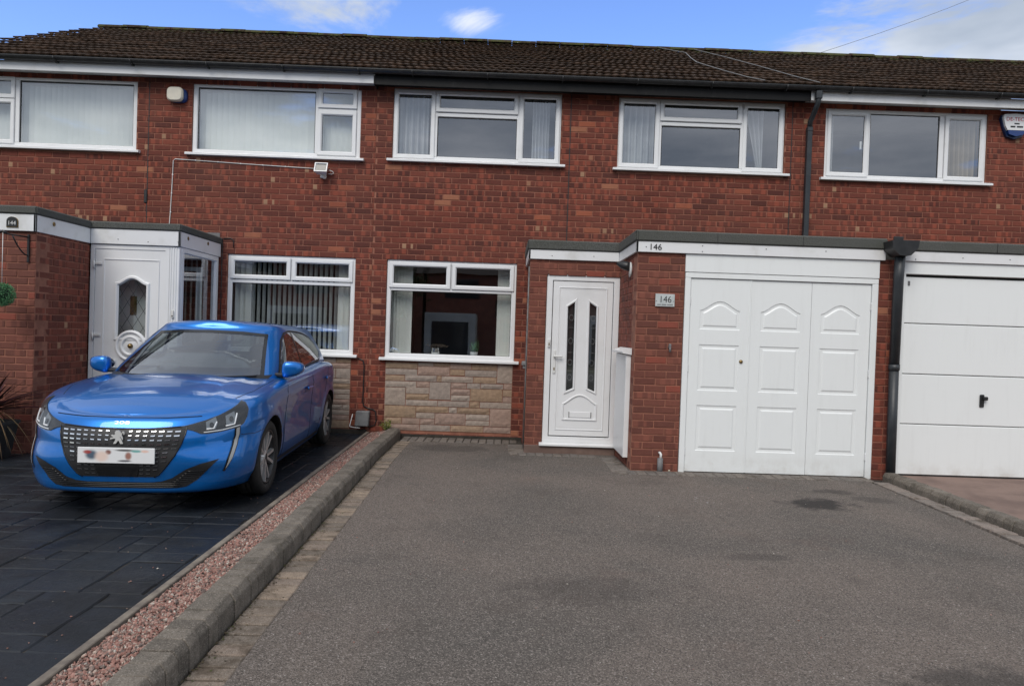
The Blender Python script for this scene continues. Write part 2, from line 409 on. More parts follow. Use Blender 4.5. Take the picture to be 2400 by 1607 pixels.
MT['earth'] = simple('soil_and_grass', (.05, .06, .025), (.09, .075, .045), .6, .95, 12, .02, .6)
MT['road'] = simple('road_asphalt', (.07, .07, .07), (.05, .05, .05), 3, .9, 150, .004, .6)
MT['timber'] = simple('weathered_timber_edging', (.21, .18, .145), (.12, .10, .085), 9, .9, 60, .003, .5)
MT['chrome'] = mat('chrome', (.8, .81, .82), .12, 1.0)[0]
MT['brass'] = simple('aged_brass', (.32, .22, .09), (.16, .11, .05), 20, .4, metal=.9)
MT['leaf'] = simple('boxwood_leaf', (.035, .13, .045), (.075, .22, .085), 30, .55)
MT['bark'] = simple('bark', (.07, .05, .035), (.04, .03, .022), 20, .95, 30, .01, .6)
# ================================================================ the terrace
HOUSE = {}
HOUSE['144'] = thing('terraced_house', (-4.65, 0, .03), 'end-of-terrace red brick house with vertical blinds, white porch door and blue car outside', 'house', 'houses of the brick terrace')
HOUSE['146'] = thing('terraced_house', (1.08, 0, .03), 'middle terraced brick house with black fascia, white front door and folding garage door', 'house', 'houses of the brick terrace')
HOUSE['148'] = thing('terraced_house', (6.9, 0, .03), 'terraced brick house with sectional white garage door beyond the tall dark downpipe', 'house', 'houses of the brick terrace')

def tint_brick():
    a = random.random()
    return (min(1, max(0, random.gauss(.33, .18))), random.choice((.2, .3, .5, .62, .75))+random.uniform(-.08, .08), random.random())
def brick_faces(mb, L, Hh, tint, T):
    """a brick: chamfered face plus its sides. local a (along), d (outward), z"""
    c = .0045; j = lambda s: random.uniform(-s, s)
    f = [(c+j(.0015), .0, c+j(.0015)), (L-c+j(.0015), 0, c+j(.0015)), (L-c+j(.0015), 0, Hh-c+j(.0015)), (c+j(.0015), 0, Hh-c+j(.0015))]
    e = [(0, -c, 0), (L, -c, 0), (L, -c, Hh), (0, -c, Hh)]
    k = [(0, -.03, 0), (L, -.03, 0), (L, -.03, Hh), (0, -.03, Hh)]
    uv = lambda q: [(p[0]/.215, p[2]/.065) for p in q]
    mb.face([T(*p) for p in f], 0, tint, uv(f))
    for i in range(4):
        n = (i+1) % 4
        q = [e[i], e[n], f[n], f[i]]; mb.face([T(*p) for p in q], 0, tint, uv(q))
        q = [k[i], k[n], e[n], e[i]]; mb.face([T(*p) for p in q], 0, tint, uv(q))
BV = {}
for kind in ('brick', 'brick_b'):
    BV[kind] = []
    for i in range(28):
        mb = MB(); brick_faces(mb, .215, .065, tint_brick(), lambda a, d, z: (a-.1075, -d, z-.0325))
        me = mb.data('brick'); me.materials.append(MT[kind]); BV[kind].append(me)
BRICKS = {h: [] for h in HOUSE}      # (size on screen, wall object, kind, T, a, z, L, H, A)
def brick_wall(h, name, O, outward, length, z0, z1, holes=(), kind='brick', depth=.22, off=0, zb=.02, cap=True, skip=()):
    """backing wall (mortar) with openings + its brick list. holes in (a0,a1,z0,z1)."""
    O = Vector(O); N = Vector(outward); A = Vector((-N.y, N.x, 0))
    P = lambda a, d, z: tuple(O+A*a+N*d+Vector((0, 0, z)))
    xs = sorted({0, length, *[v for q in holes for v in q[:2] if 0 < v < length]}); zs = sorted({z0, z1, *[v for q in holes for v in q[2:] if z0 < v < z1]})
    inh = lambda a, z: any(q[0] < a < q[1] and q[2] < z < q[3] for q in holes)
    mb = MB(); d0 = -.0055
    solid = lambda i, j: 0 <= i < len(xs)-1 and 0 <= j < len(zs)-1 and not inh((xs[i]+xs[i+1])/2, (zs[j]+zs[j+1])/2)
    for i in range(len(xs)-1):
        for j in range(len(zs)-1):
            if not solid(i, j): continue
            a0, a1, b0, b1 = xs[i], xs[i+1], zs[j], zs[j+1]
            mb.face([P(a0, d0, b0), P(a1, d0, b0), P(a1, d0, b1), P(a0, d0, b1)])
            mb.face([P(a0, -depth, b0), P(a0, -depth, b1), P(a1, -depth, b1), P(a1, -depth, b0)])
            if not solid(i-1, j): mb.face([P(a0, d0, b0), P(a0, d0, b1), P(a0, -depth, b1), P(a0, -depth, b0)])
            if not solid(i+1, j): mb.face([P(a1, d0, b0), P(a1, -depth, b0), P(a1, -depth, b1), P(a1, d0, b1)])
            if not solid(i, j-1): mb.face([P(a0, d0, b0), P(a0, -depth, b0), P(a1, -depth, b0), P(a1, d0, b0)])
            if not solid(i, j+1): mb.face([P(a0, d0, b1), P(a1, d0, b1), P(a1, -depth, b1), P(a0, -depth, b1)])
    w = part(name, mb, MT['mortar'], HOUSE[h], fix=False)
    k = int(math.floor((z0-zb)/.075))
    while zb+.075*k < z1:
        za = zb+.075*k+.005; zt = za+.065; k += 1
        lo, hi = max(za, z0), min(zt, z1)
        if hi-lo < .015: continue
        blk = sorted((q[0], q[1]) for q in holes if q[2] < (lo+hi)/2 < q[3])
        spans = []; a = 0
        for b in blk:
            if b[0] > a: spans.append((a, b[0]))
            a = max(a, b[1])
        if a < length: spans.append((a, length))
        for s0, s1 in spans:
            a = off+(k % 2)*.1125-.225*2
            while a < s1:
                b0, b1 = max(a+.005, s0+.002), min(a+.22, s1-.002)
                if b1-b0 > .02 and not any(s_[0] < b0 and b1 < s_[1] and hi < s_[2] for s_ in skip):
                    L, Hh = b1-b0, hi-lo
                    c = P((b0+b1)/2, 0, (lo+hi)/2); px, py, d = pix(c)
                    vis = -30 < px < 2430 and -30 < py < 1640
                    BRICKS[h].append((vis/d, w, kind, P, b0, lo, L, Hh, A))
                a += .225
    return w
def lay_bricks():
    for h, L in BRICKS.items():
        full = [i for i, q in enumerate(L) if abs(q[6]-.215) < .001 and abs(q[7]-.065) < .001]
        full.sort(key=lambda i: -L[i][0]); pick = set(full[:300]); o3 = ORG[HOUSE[h].name]
        mbs = {'brick': MB(), 'brick_b': MB()}
        for i, (s, w, kind, P, a, z, bl, bh, A) in enumerate(L):
            if i in pick:
                o = bpy.data.objects.new('brick', random.choice(BV[kind])); COL.objects.link(o); o.parent = w
                o.location = Vector(P(a+bl/2, random.uniform(-.0008, .001), z+bh/2))-o3
                o.rotation_euler = (random.uniform(-.006, .006), 0, math.atan2(A.y, A.x)+random.uniform(-.006, .006))
            else:
                dj = random.uniform(-.0012, .001)
                brick_faces(mbs[kind], bl, bh, tint_brick(), lambda x, d, zz: P(a+x, d+dj, z+zz))
        mb = mbs['brick']; nb = mbs['brick_b']; off = len(mb.v)
        mb.v += nb.v; mb.f += [tuple(i+off for i in f) for f in nb.f]; mb.mi += [1]*len(nb.f); mb.t += nb.t; mb.uv += nb.uv; mb.sm += nb.sm
        part('brickwork', mb, [MT['brick'], MT['brick_b']], HOUSE[h], kind='stuff', fix=False)

# ---------------------------------------------------------------- windows
def ring(mb, x0, x1, z0, z1, prof, yo=0.0, T=None):
    """mitred rectangular frame: profile of (inset, y)"""
    T = T or (lambda x, y, z: (x, y, z))
    L = [[T(x0+i, y+yo, z0+i), T(x1-i, y+yo, z0+i), T(x1-i, y+yo, z1-i), T(x0+i, y+yo, z1-i)] for i, y in prof]
    for a, b in zip(L[:-1], L[1:]):
        for k in range(4): mb.face([a[k], a[(k+1) % 4], b[(k+1) % 4], b[k]])
FR = [(0, .10), (0, .028), (.004, .024), (.048, .024), (.060, .036), (.060, .075)]
SA = [(0, .045), (0, .012), (.006, .006), (.043, .006), (.058, .022), (.058, .06)]
def pane(name, x0, x1, z0, z1, y, parent, m='glass', T=None):
    T = T or (lambda x, y, z: (x, y, z))
    t1, t2 = random.uniform(-.0016, .0016), random.uniform(-.0016, .0016); cx, cz = (x0+x1)/2, (z0+z1)/2
    mb = MB(); nx, nz = 10, 8; V = []; F = []
    bow = random.uniform(-.0009, .0009)
    for i in range(nx+1):
        for j in range(nz+1):
            u = i/nx*2-1; v = j/nz*2-1; x = cx+u*(x1-x0)/2; z = cz+v*(z1-z0)/2
            V.append(T(x, y+t1*(x-cx)+t2*(z-cz)+bow*(1-u*u)*(1-v*v), z))
    for i in range(nx):
        for j in range(nz):
            a = i*(nz+1)+j; F.append((a, a+nz+1, a+nz+2, a+1))
    mb.mesh(V, F, 0, None, True)
    return part(name, mb, MT[m], parent, fix=False)
def window(h, x0, x1, z0, z1, cells, bars, sill=True, room=1.6, m='upvc', handles=()):
    """cells: (x0,x1,z0,z1,opener) glass areas; bars: mullion / transom boxes"""
    H = HOUSE[h]; mb = MB(); ring(mb, x0, x1, z0, z1, FR)
    for b in bars: mb.box(b[0], b[1], .026, .074, b[2], b[3], .004)
    w = part('window', mb, MT[m], H)
    for (a0, a1, c0, c1, op) in cells:
        if op:
            s = MB(); ring(s, a0-.056, a1+.056, c0-.056, c1+.056, SA); part('sash', s, MT[m], w)
            g = MB(); ring(g, a0-.001, a1+.001, c0-.001, c1+.001, [(0, .0255), (.006, .0275), (.006, .06)]); part('gasket', g, MT['rubber'], w)
            pane('pane', a0, a1, c0, c1, .032, w)
        else:
            g = MB(); ring(g, a0-.001, a1+.001, c0-.001, c1+.001, [(0, .036), (.006, .038), (.006, .06)]); part('gasket', g, MT['rubber'], w)
            pane('pane', a0, a1, c0, c1, .045, w)
    for hx, hz in handles:
        s = MB(); s.box(hx-.012, hx+.012, .055, .075, hz-.05, hz+.06, .004); part('handle', s, MT[m], w)
    if sill:
        s = MB()
        pr = [(-.062, z0-.034), (-.062, z0-.010), (-.05, z0-.002), (.028, z0+.006), (.028, z0-.034)]
        s.prism(pr, lambda u, v, q: (x0-.065+q, u, v), x1-x0+.13); part('sill', s, MT[m], w)
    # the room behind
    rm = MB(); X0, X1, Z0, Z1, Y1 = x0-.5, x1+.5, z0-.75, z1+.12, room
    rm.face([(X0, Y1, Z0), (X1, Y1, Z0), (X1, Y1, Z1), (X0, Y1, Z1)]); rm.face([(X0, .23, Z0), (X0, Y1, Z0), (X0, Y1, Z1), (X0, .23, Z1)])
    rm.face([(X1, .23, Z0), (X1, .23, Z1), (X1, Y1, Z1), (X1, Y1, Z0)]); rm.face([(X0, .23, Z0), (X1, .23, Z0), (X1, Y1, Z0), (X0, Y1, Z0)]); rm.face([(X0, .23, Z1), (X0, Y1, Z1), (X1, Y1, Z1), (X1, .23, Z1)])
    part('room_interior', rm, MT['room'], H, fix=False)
    sb = MB(); sb.box(x0+.01, x1-.01, .08, .30, z0+.02, z0+.055, .006); part('inner_sill', sb, MT['upvc'], w)
    return w
W144L = dict(x0=-7.28, x1=-5.005, z0=3.755, z1=4.70)
W144R = dict(x0=-4.262, x1=-2.015, z0=3.755, z1=4.70)
W146L = dict(x0=-1.578, x1=.682, z0=3.772, z1=4.722)
W146R = dict(x0=1.457, x1=3.712, z0=3.762, z1=4.716)
W148 = dict(x0=4.268, x1=6.476, z0=3.735, z1=4.69)
G144 = dict(x0=-3.738, x1=-2.028, z0=1.122, z1=2.42)
G146 = dict(x0=-1.598, x1=.15, z0=1.105, z1=2.428)
def up3(h, w, a, b):     # side sash | top-hung over fixed | side sash
    x0, x1, z0, z1 = w['x0'], w['x1'], w['z0'], w['z1']
    window(h, **w, cells=[(x0+.068, a-.062, z0+.075, z1-.072, 1), (a+.056, b-.075, z1-.238, z1-.072, 1), (a+.032, b-.032, z0+.052, z1-.362, 0), (b+.058, x1-.075, z0+.075, z1-.072, 1)],
           bars=[(a-.027, a+.027, z0+.058, z1-.058), (b-.030, b+.030, z0+.058, z1-.058), (a+.026, b-.029, z1-.352, z1-.302)])
up3('146', W146L, -1.012, .116); up3('146', W146R, 2.018, 3.146)
window('148', **W148, cells=[(4.352, 4.803, 3.822, 4.59, 1), (4.888, 5.83, 3.79, 4.628, 0), (5.962, 6.39, 3.822, 4.59, 1)],
       bars=[(4.832, 4.885, 3.793, 4.632), (5.834, 5.90, 3.793, 4.632)], handles=[(4.78, 4.2)])
window('144', **W144R, cells=[(-4.198, -2.632, 3.812, 4.638, 0), (-2.535, -2.128, 4.478, 4.628, 1), (-2.535, -2.128, 3.845, 4.328, 1)],
       bars=[(-2.628, -2.585, 3.813, 4.642), (-2.584, -2.077, 4.386, 4.418)], m='upvc')
window('144', **W144L, cells=[(-6.572, -5.065, 3.812, 4.638, 0), (-7.165, -6.69, 4.45, 4.628, 1), (-7.165, -6.69, 3.845, 4.328, 1)],
       bars=[(-6.632, -6.576, 3.813, 4.642), (-7.22, -6.634, 4.386, 4.394)])
for h, g, xm in (('144', G144, -2.888), ('146', G146, -.732)):
    x0, x1, z0, z1 = g['x0'], g['x1'], g['z0'], g['z1']; zt = z1-.355 if h == '144' else z1-.395
    gl = .18 if h == '144' else .235
    window(h, **g, cells=[(x0+.088, xm-.066, z1-.088-gl, z1-.088, 1), (xm+.066, x1-.088, z1-.088-gl, z1-.088, 1), (x0+.062, x1-.062, z0+.06, zt-.028, 0)],
           bars=[(xm-.006, xm+.006, zt+.022, z1-.058), (x0+.058, x1-.058, zt-.022, zt+.022)], room=2.6)

# ---------------------------------------------------------------- walls
def hole(w, xo, gap=.004): return (w['x0']-xo-gap, w['x1']-xo+gap, w['z0']-.034-gap, w['z1']+gap)
CL146 = (-1.575, .14, .085, 1.062)      # stone-clad panel under the window
CL144 = (-3.72, -2.045, .12, 1.085)
x = -7.42
brick_wall('144', 'wall', (x, 0, 0), (0, -1, 0), 5.618, -.1, 4.735, [hole(W144L, x), hole(W144R, x), hole(G144, x), (CL144[0]-x, CL144[1]-x, CL144[2], CL144[3])], off=.07)
x = -1.8
brick_wall('146', 'wall', (x, 0, 0), (0, -1, 0), 5.76, -.1, 4.735, [hole(W146L, x), hole(W146R, x), hole(G146, x), (CL146[0]-x, CL146[1]-x, CL146[2], CL146[3]), ], off=.02, skip=[(2.3, 5.9, 2.3)])
x = 3.962
brick_wall('148', 'wall', (x, 0, 0), (0, -1, 0), 5.8, -.1, 4.735, [hole(W148, x), ], off=.1, skip=[(.25, 9, 2.3)])
# gable end of the end house
brick_wall('144', 'gable_wall', (-7.42, 7.0, 0), (-1, 0, 0), 7.0, -.1, 4.735, kind='brick')
gm = MB(); gm.face([(-7.42, 0, 4.735), (-7.42, 7, 4.735), (-7.42, 3.5, 6.62)]); part('gable', gm, MT['mortar'], HOUSE['144'])
# 144: garage front and return
brick_wall('144', 'garage_wall', (-8.7, -2.11, 0), (0, -1, 0), 3.815, 0, 2.42, kind='brick_b', off=.03)
brick_wall('144', 'garage_wall', (-4.885, -2.1, 0), (1, 0, 0), .93, 0, 2.42, kind='brick', off=.05)
# 146: porch and garage piers
brick_wall('146', 'porch_wall', (.295, -1.05, 0), (0, -1, 0), 1.09, 0, 2.43, [(.205, 1.2, -.1, 2.222)], kind='brick_b', off=.0)
brick_wall('146', 'porch_wall', (.295, -.002, 0), (-1, 0, 0), 1.04, 0, 2.43, kind='brick_b', off=.04, depth=.1)
brick_wall('146', 'garage_wall', (1.385, -2.11, 0), (0, -1, 0), .50, 0, 2.40, kind='brick_b', off=.004)
brick_wall('146', 'garage_wall', (1.385, -.86, 0), (-1, 0, 0), 1.242, 0, 2.40, kind='brick', off=.06, depth=.1)
brick_wall('146', 'garage_wall', (3.942, -2.11, 0), (0, -1, 0), .108, 0, 2.40, kind='brick', off=.0)
brick_wall('148', 'garage_wall', (4.052, -2.105, 0), (0, -1, 0), .1, 0, 2.40, kind='brick', off=.0)
lay_bricks()
# soldier of darker damp course under the windows: projecting plinth
for h, (x0, x1, zz) in {'146': (-1.8, .29, .03), '144': (-3.8, -1.8, .07)}.items():
    pl = MB(); pl.box(x0, x1, -.012, .0, -.05, zz+.05, .004); part('plinth', pl, MT['joint'], HOUSE[h])
# movement joints and cables down the face
for h, xx, za, zb_ in (('144', -4.838, 2.62, 4.73), ('146', .808, 2.66, 4.73), ('146', 3.808, 2.66, 4.73)):
    j = MB(); j.box(xx-.006, xx+.006, -.0025, .004, za, zb_); part('movement_joint', j, MT['rubber'], HOUSE[h])
j = MB(); j.box(-4.872, -4.832, -.02, .0, 3.06, 3.24, .008); part('joint_sealant', j, MT['blackplastic'], HOUSE['144'])

# ---------------------------------------------------------------- stone cladding panels
TANS = [(.34, .235, .155), (.31, .215, .145), (.36, .25, .17)]; GREYS = [(.36, .29, .24), (.33, .27, .23), (.38, .31, .26)]; PINKS = [(.36, .25, .20), (.34, .24, .195)]
S146 = [(380,815,180,250,'t'),(380,815,258,330,'g'),(825,1035,170,212,'g'),(1042,1258,168,212,'t'),(825,1258,218,323,'p'),(1265,1550,164,238,'p'),(1265,1463,246,316,'t'),(1470,1905,246,324,'g'),(1558,1905,168,239,'t'),(1914,2120,166,396,'g'),
 (380,643,340,405,'t'),(650,1082,331,403,'g'),(1089,1143,331,403,'t'),(1150,1583,332,404,'g'),(1590,1906,332,404,'t'),
 (380,804,413,484,'g'),(811,982,411,476,'p'),(989,1278,411,626,'g'),(1286,1494,412,480,'p'),(1502,1683,412,478,'g'),(1690,2002,412,472,'g'),(2010,2120,404,472,'p'),
 (380,660,492,712,'g'),(669,982,484,560,'g'),(669,982,567,634,'t'),(1286,1546,488,558,'p'),(1286,1546,566,634,'g'),(1554,1990,480,632,'t'),(1998,2120,480,560,'t'),(1998,2120,568,634,'p'),
 (669,1103,642,710,'g'),(1111,1540,642,712,'g'),(1548,1680,642,714,'t'),(1688,2120,642,714,'g'),
 (380,808,720,862,'t'),(816,1256,718,790,'t'),(1264,1374,722,790,'g'),(1382,1822,722,792,'t'),(1830,2120,722,944,'p'),
 (816,1072,798,866,'g'),(1080,1490,798,936,'p'),(1498,1822,800,870,'g'),(1498,1822,878,938,'g'),
 (380,618,870,942,'t'),(626,868,870,942,'p'),(876,1072,874,940,'p'),(380,868,950,1022,'p'),(876,1288,948,1022,'g'),(1296,1740,946,1022,'t'),(1748,2120,952,1022,'p')]
S144 = [(-3.72, -3.40, .96, 1.08, 'p'), (-3.39, -2.99, .90, 1.08, 'g'), (-2.98, -2.42, .99, 1.08, 't')]
def clad(h, x0, x1, z0, z1, stones):
    mb = MB(); mb.box(x0-.004, x1+.004, .002, .12, z0-.01, z1); back = part('stone_cladding', mb, MT['mortar'], HOUSE[h])
    for (a0, a1, c0, c1, k) in stones:
        m = MB(); t = random.choice({'t': TANS, 'g': GREYS, 'p': PINKS}[k]); nx, nz = max(2, int((a1-a0)/.05)), max(2, int((c1-c0)/.035)); V = []; F = []
        f = random.uniform(-.002, .004)
        for i in range(nx+1):
            for j2 in range(nz+1):
                ed = i in (0, nx) or j2 in (0, nz)
                V.append((a0+(a1-a0)*i/nx, -.006 if ed else -.011-f-random.uniform(-.002, .002), c0+(c1-c0)*j2/nz))
        for i in range(nx):
            for j2 in range(nz):
                a = i*(nz+1)+j2; F.append((a, a+nz+1, a+nz+2, a+1))
        m.mesh(V, F, 0, t)
        cn = [(a0, c0), (a1, c0), (a1, c1), (a0, c1)]
        for q in range(4):
            p, n = cn[q], cn[(q+1) % 4]; m.face([(p[0], .01, p[1]), (n[0], .01, n[1]), (n[0], -.006, n[1]), (p[0], -.006, p[1])], 0, t)
        part('stone', m, MT['stone'], back, fix=False)
px2 = lambda v: -1.575+(v-380)*.000984
pz2 = lambda v: 1.055-(v-166)*.00108
clad('146', *CL146, [(px2(a), px2(b), pz2(d), pz2(c), k) for a, b, c, d, k in S146])
st = []; zz = 1.078; row = 0                                     # neighbour's panel: coursed random rubble
while zz > .16:
    hgt = random.choice((.07, .07, .14)) if zz > .30 else zz-.13
    xa = CL144[1]
    while xa > CL144[0]+.08:
        wd = min(random.choice((.10, .2, .28, .4)), xa-CL144[0]); st.append((xa-wd+.004, xa-.004, zz-hgt+.004, zz-.004, random.choice('pggt'))); xa -= wd
    zz -= hgt
clad('144', *CL144, st)

# ---------------------------------------------------------------- roofs
RY0, RZ0, RYR, RZR = -.285, 4.862, 3.5, 6.80
PT = math.atan2(RZR-RZ0, RYR-RY0); SL = math.hypot(RZR-RZ0, RYR-RY0)
RX = {'144': (-7.55, -1.80), '146': (-1.80, 3.962), '148': (3.962, 9.8)}
TW, TG = .215, .30
def tile_mesh():
    mb = MB(); n = 12; V = []; F = []; t = (random.random(), random.random(), random.random()); L = .37
    for i in range(n+1):
        u = -TW/2+TW*i/n; w = .0055*math.cos(4*math.pi*(i/n))
        if i in (0, n): w -= .001
        for v, o in ((0, .032), (0, .012), (L, .002)): V.append((u, v, w+o))
    for i in range(n):
        a = i*3; b = a+3; F += [(a, b, b+2, a+2), (a+1, b+1, b, a)]
    F += [(0, 2, 1), (n*3, n*3+1, n*3+2)]
    mb.mesh(V, F, 0, t); return mb
TV = []
for i in range(14):
    mb = tile_mesh(); me = mb.data('roof_tile'); me.materials.append(MT['tile']); TV.append((me, mb))
rot = Matrix.Rotation(PT, 4, 'X')
for h, (xa, xb) in RX.items():
    H = HOUSE[h]; o3 = ORG[H.name]; n = round((xb-xa)/TW); sx = (xb-xa)/n
    deck = MB(); deck.face([(xa, RY0+.02, RZ0-.03), (xb, RY0+.02, RZ0-.03), (xb, RYR, RZR-.03), (xa, RYR, RZR-.03)])
    deck.face([(xa, RYR, RZR-.03), (xb, RYR, RZR-.03), (xb, 2*RYR-RY0, RZ0-.03), (xa, 2*RYR-RY0, RZ0-.03)])
    rf = part('roof', deck, MT['tile'], H, fix=False)
    pos_ = []
    for r in range(int(SL/TG)+1):
        orr = random.uniform(0, sx)
        for c in range(n+2):
            v = r*TG; xx = xa+sx*(c+.5)-orr
            if xx < xa-.25*sx or xx > xb+.3*sx: continue
            xx = max(xx, xa+sx*.3)
            if v > SL-.05: continue
            P = (xx+random.uniform(-.002, .002), RY0+v*math.cos(PT), RZ0+v*math.sin(PT)); px, py, d = pix(P)
            pos_.append(((-40 < px < 2440)/d, P))
    pos_.sort(key=lambda q: -q[0]); rest = MB()
    for i, (s, P) in enumerate(pos_):
        rr = Matrix.Rotation(random.uniform(-.03, .03), 4, 'Y') @ Matrix.Rotation(random.uniform(-.02, .02), 4, 'Z')
        if i < 300:
            o = bpy.data.objects.new('roof_tile', random.choice(TV)[0]); COL.objects.link(o); o.parent = rf
            o.matrix_local = Matrix.Translation(Vector(P)-o3+Vector((0, 0, random.uniform(0, .008)))) @ rot @ rr
        else:
            tm = random.choice(TV)[1]; M = Matrix.Translation(P) @ rot @ rr
            rest.mesh([M @ Vector(v) for v in tm.v], tm.f, 0, (random.random(), 0, 0))
    part('roof_tiles', rest, MT['tile'], rf, kind='stuff', fix=False)
    # ridge tiles
    n2 = int((xb-xa)/.45)+1; s2 = (xb-xa)/n2
    for i in range(n2):
        mb = MB(); V = []; F = []; m = 10; jz = random.uniform(-.008, .008); t = (random.random(), 0, 0)
        for q in range(m+1):
            a = math.pi*q/m
            for e in (0, 1):
                for rr_ in (.125, .105): V.append((xa+s2*i+.004+(s2-.008)*e, RYR-rr_*math.cos(a), RZR-.02+jz+rr_*.62*math.sin(a)))
        for q in range(m):
            b = q*4; F += [(b, b+2, b+6, b+4), (b, b+4, b+5, b+1), (b+2, b+3, b+7, b+6)]
        mb.mesh(V, F, 0, t); part('ridge_tile', mb, MT['tile'], rf)
    # eaves: fascia, soffit, gutter
    black = h == '146'; e = MB(); ex0 = xa+(.15 if h == '144' else .0); 
    e.box(ex0+.002, xb-.002, -.205, -.185, 4.685 if black else 4.698, 4.82, .003); part('eaves_fascia', e, MT['blackboard' if black else 'fascia'], H)
    e = MB(); e.box(ex0+.002, xb-.002, -.184, -.001, 4.737, 4.75); part('soffit', e, MT['blackboard' if black else 'soffit'], H)
    g = MB(); V = []; F = []; m = 12
    for q in range(m+1):
        a = math.pi*q/m
        for xx in (ex0-.1 if h == '144' else ex0+.001, xb-.001):
            for rr_ in (.050, .047): V.append((xx, -.258-rr_*math.cos(a), 4.856-rr_*1.0*math.sin(a)))
    for q in range(m):
        b = q*4; F += [(b, b+2, b+6, b+4), (b+1, b+5, b+7, b+3), (b, b+4, b+5, b+1), (b+2, b+3, b+7, b+6)]
    g.mesh(V, F); g.box(ex0, xb-.001, -.311, -.302, 4.849, 4.860)
    gu = part('gutter', g, MT['blackplastic'], H)
    xx = ex0+.5
    while xx < xb:
        b = MB(); b.tube([(xx, -.206, 4.80)]+[(xx, -.268-.063*math.cos(math.pi*(1-q/6)), 4.85-.063*math.sin(math.pi*q/6)) for q in range(7)], .008, 6); part('gutter_bracket', b, MT['blackplastic'], gu); xx += .98
# white verge board cut short between the two fascias
e = MB(); e.box(-1.815, -1.795, -.21, -.0, 4.69, 4.80, .003); part('eaves_fascia', e, MT['blackboard'], HOUSE['146'])
# rainwater pipe high on the wall
d = MB(); d.tube([(4.03, -.27, 4.80), (4.03, -.27, 4.66), (4.02, -.20, 4.56), (4.02, -.07, 4.46), (4.02, -.055, 4.36)], .034, 10)
d.box(3.99, 4.07, -.31, -.23, 4.69, 4.80, .01); d.box(3.985, 4.055, -.09, -.02, 4.33, 4.39, .006)
dp = part('downpipe', d, MT['pipegrey'], HOUSE['148'])
d = MB(); d.box(3.987, 4.053, -.088, -.022, 2.60, 4.335, .006); part('pipe_length', d, MT['pipegrey'], dp)

# ---------------------------------------------------------------- flat roofs over porches and garages
def flat_roof(h, name, poly, zf0, zf1, zt, back=0.0):
    """poly: outer fascia line (open) from left wall to right, world xy; closed along the house wall"""
    mb = MB(); P = [Vector((*p, 0)) for p in poly]
    for a, b in zip(P[:-1], P[1:]):
        d = (b-a).normalized(); n = Vector((d.y, -d.x, 0)); L = (b-a).length
        T = lambda u, w, z, a=a, d=d, n=n: tuple(a+d*u-n*w+Vector((0, 0, z)))
        f = MB(); f.box(.0, L, .0, .024, zf0, zf1, .003, T=T); part('fascia_board', f, MT['fascia'], HOUSE[h])
        f = MB(); f.box(-.012, L+.012, -.016, .05, zf1+.001, zt, .014, T=T); part('felt_upstand', f, MT['felt'], HOUSE[h])
    poly2 = []
    for i, p in enumerate(poly):
        sx = sy = 0.0
        for a, b in ((i-1, i), (i, i+1)):
            if a >= 0 and b < len(poly):
                dx, dy = poly[b][0]-poly[a][0], poly[b][1]-poly[a][1]; l_ = math.hypot(dx, dy); sx -= dy/l_*.02; sy += dx/l_*.02
        poly2.append((p[0]+sx, p[1]+sy))
    if poly2[0][1] < -.02: poly2 = [(poly2[0][0], back)]+poly2
    if poly2[-1][1] < -.02: poly2 = poly2+[(poly2[-1][0], back)]
    mb.prism(poly2, lambda u, v, w: (u, v, zf0+.02+w), zt-.045-zf0-.02); part(name, mb, MT['felt'], HOUSE[h])
flat_roof('146', 'flat_roof', [(.27, -.012), (.27, -1.075), (1.357, -1.075), (1.357, -2.14), (3.985, -2.14)], 2.386, 2.496, 2.614)
flat_roof('144', 'flat_roof', [(-8.8, -2.14), (-4.872, -2.14), (-4.872, -1.186), (-3.828, -1.186), (-3.828, -.012)], 2.372, 2.545, 2.632)
flat_roof('148', 'flat_roof', [(4.15, -2.14), (9.7, -2.14)], 2.388, 2.492, 2.606)
# lead apron where each flat roof meets the wall
for h, a, b, z in (('146', .3, 4.0, 2.63), ('144', -7.3, -3.85, 2.65), ('148', 4.2, 9.6, 2.62)):
    l = MB(); l.box(a, b, -.006, .0, z-.06, z+.045, .002); part('flashing', l, MT['leadgrey'], HOUSE[h])
# felt laps
for h, a in (('146', 2.2), ('146', 3.1), ('148', 5.15), ('146', 1.37)):
    l = MB(); l.box(a, a+.004, -2.159, -2.15, 2.50, 2.60); part('felt_lap', l, MT['rubber'], HOUSE[h])
# fixing screws in the fascias
for h, y, pts in (('146', -2.1415, [(2.05, 2.47), (2.05, 2.41), (2.72, 2.46), (3.35, 2.46), (1.46, 2.44)]), ('146', -1.0765, [(.55, 2.43), (1.05, 2.44)]), ('148', -2.1415, [(4.3, 2.41), (4.8, 2.44), (5.3, 2.44)]), ('144', -1.1875, [(-4.55, 2.43), (-4.2, 2.41), (-3.85, 2.42)])):
    for a, z in pts:
        l = MB(); l.lathe([(0, 0), (.006, 0), (.006, .002), (0, .003)], 8, lambda u, v, w: (a+u, y-w, z+v)); part('screw_head', l, MT['leadgrey'], HOUSE[h])
for y, x_, z in ((-1.85, -4.8695, 2.49), (-.98, -3.826, 2.49), (-.42, -3.826, 2.50)):       # old bracket plates on the neighbour's side boards
    l = MB(); l.lathe([(0, .004), (.022, .003), (.024, 0)], 12, lambda u, v, w: (x_+w, y+u, z+v)); l.lathe([(0, .006), (.008, .005), (.01, .003)], 8, lambda u, v, w: (x_+w, y+u*1.0, z+.012+v)); part('fixing_plate', l, MT['brass'], HOUSE['144'])
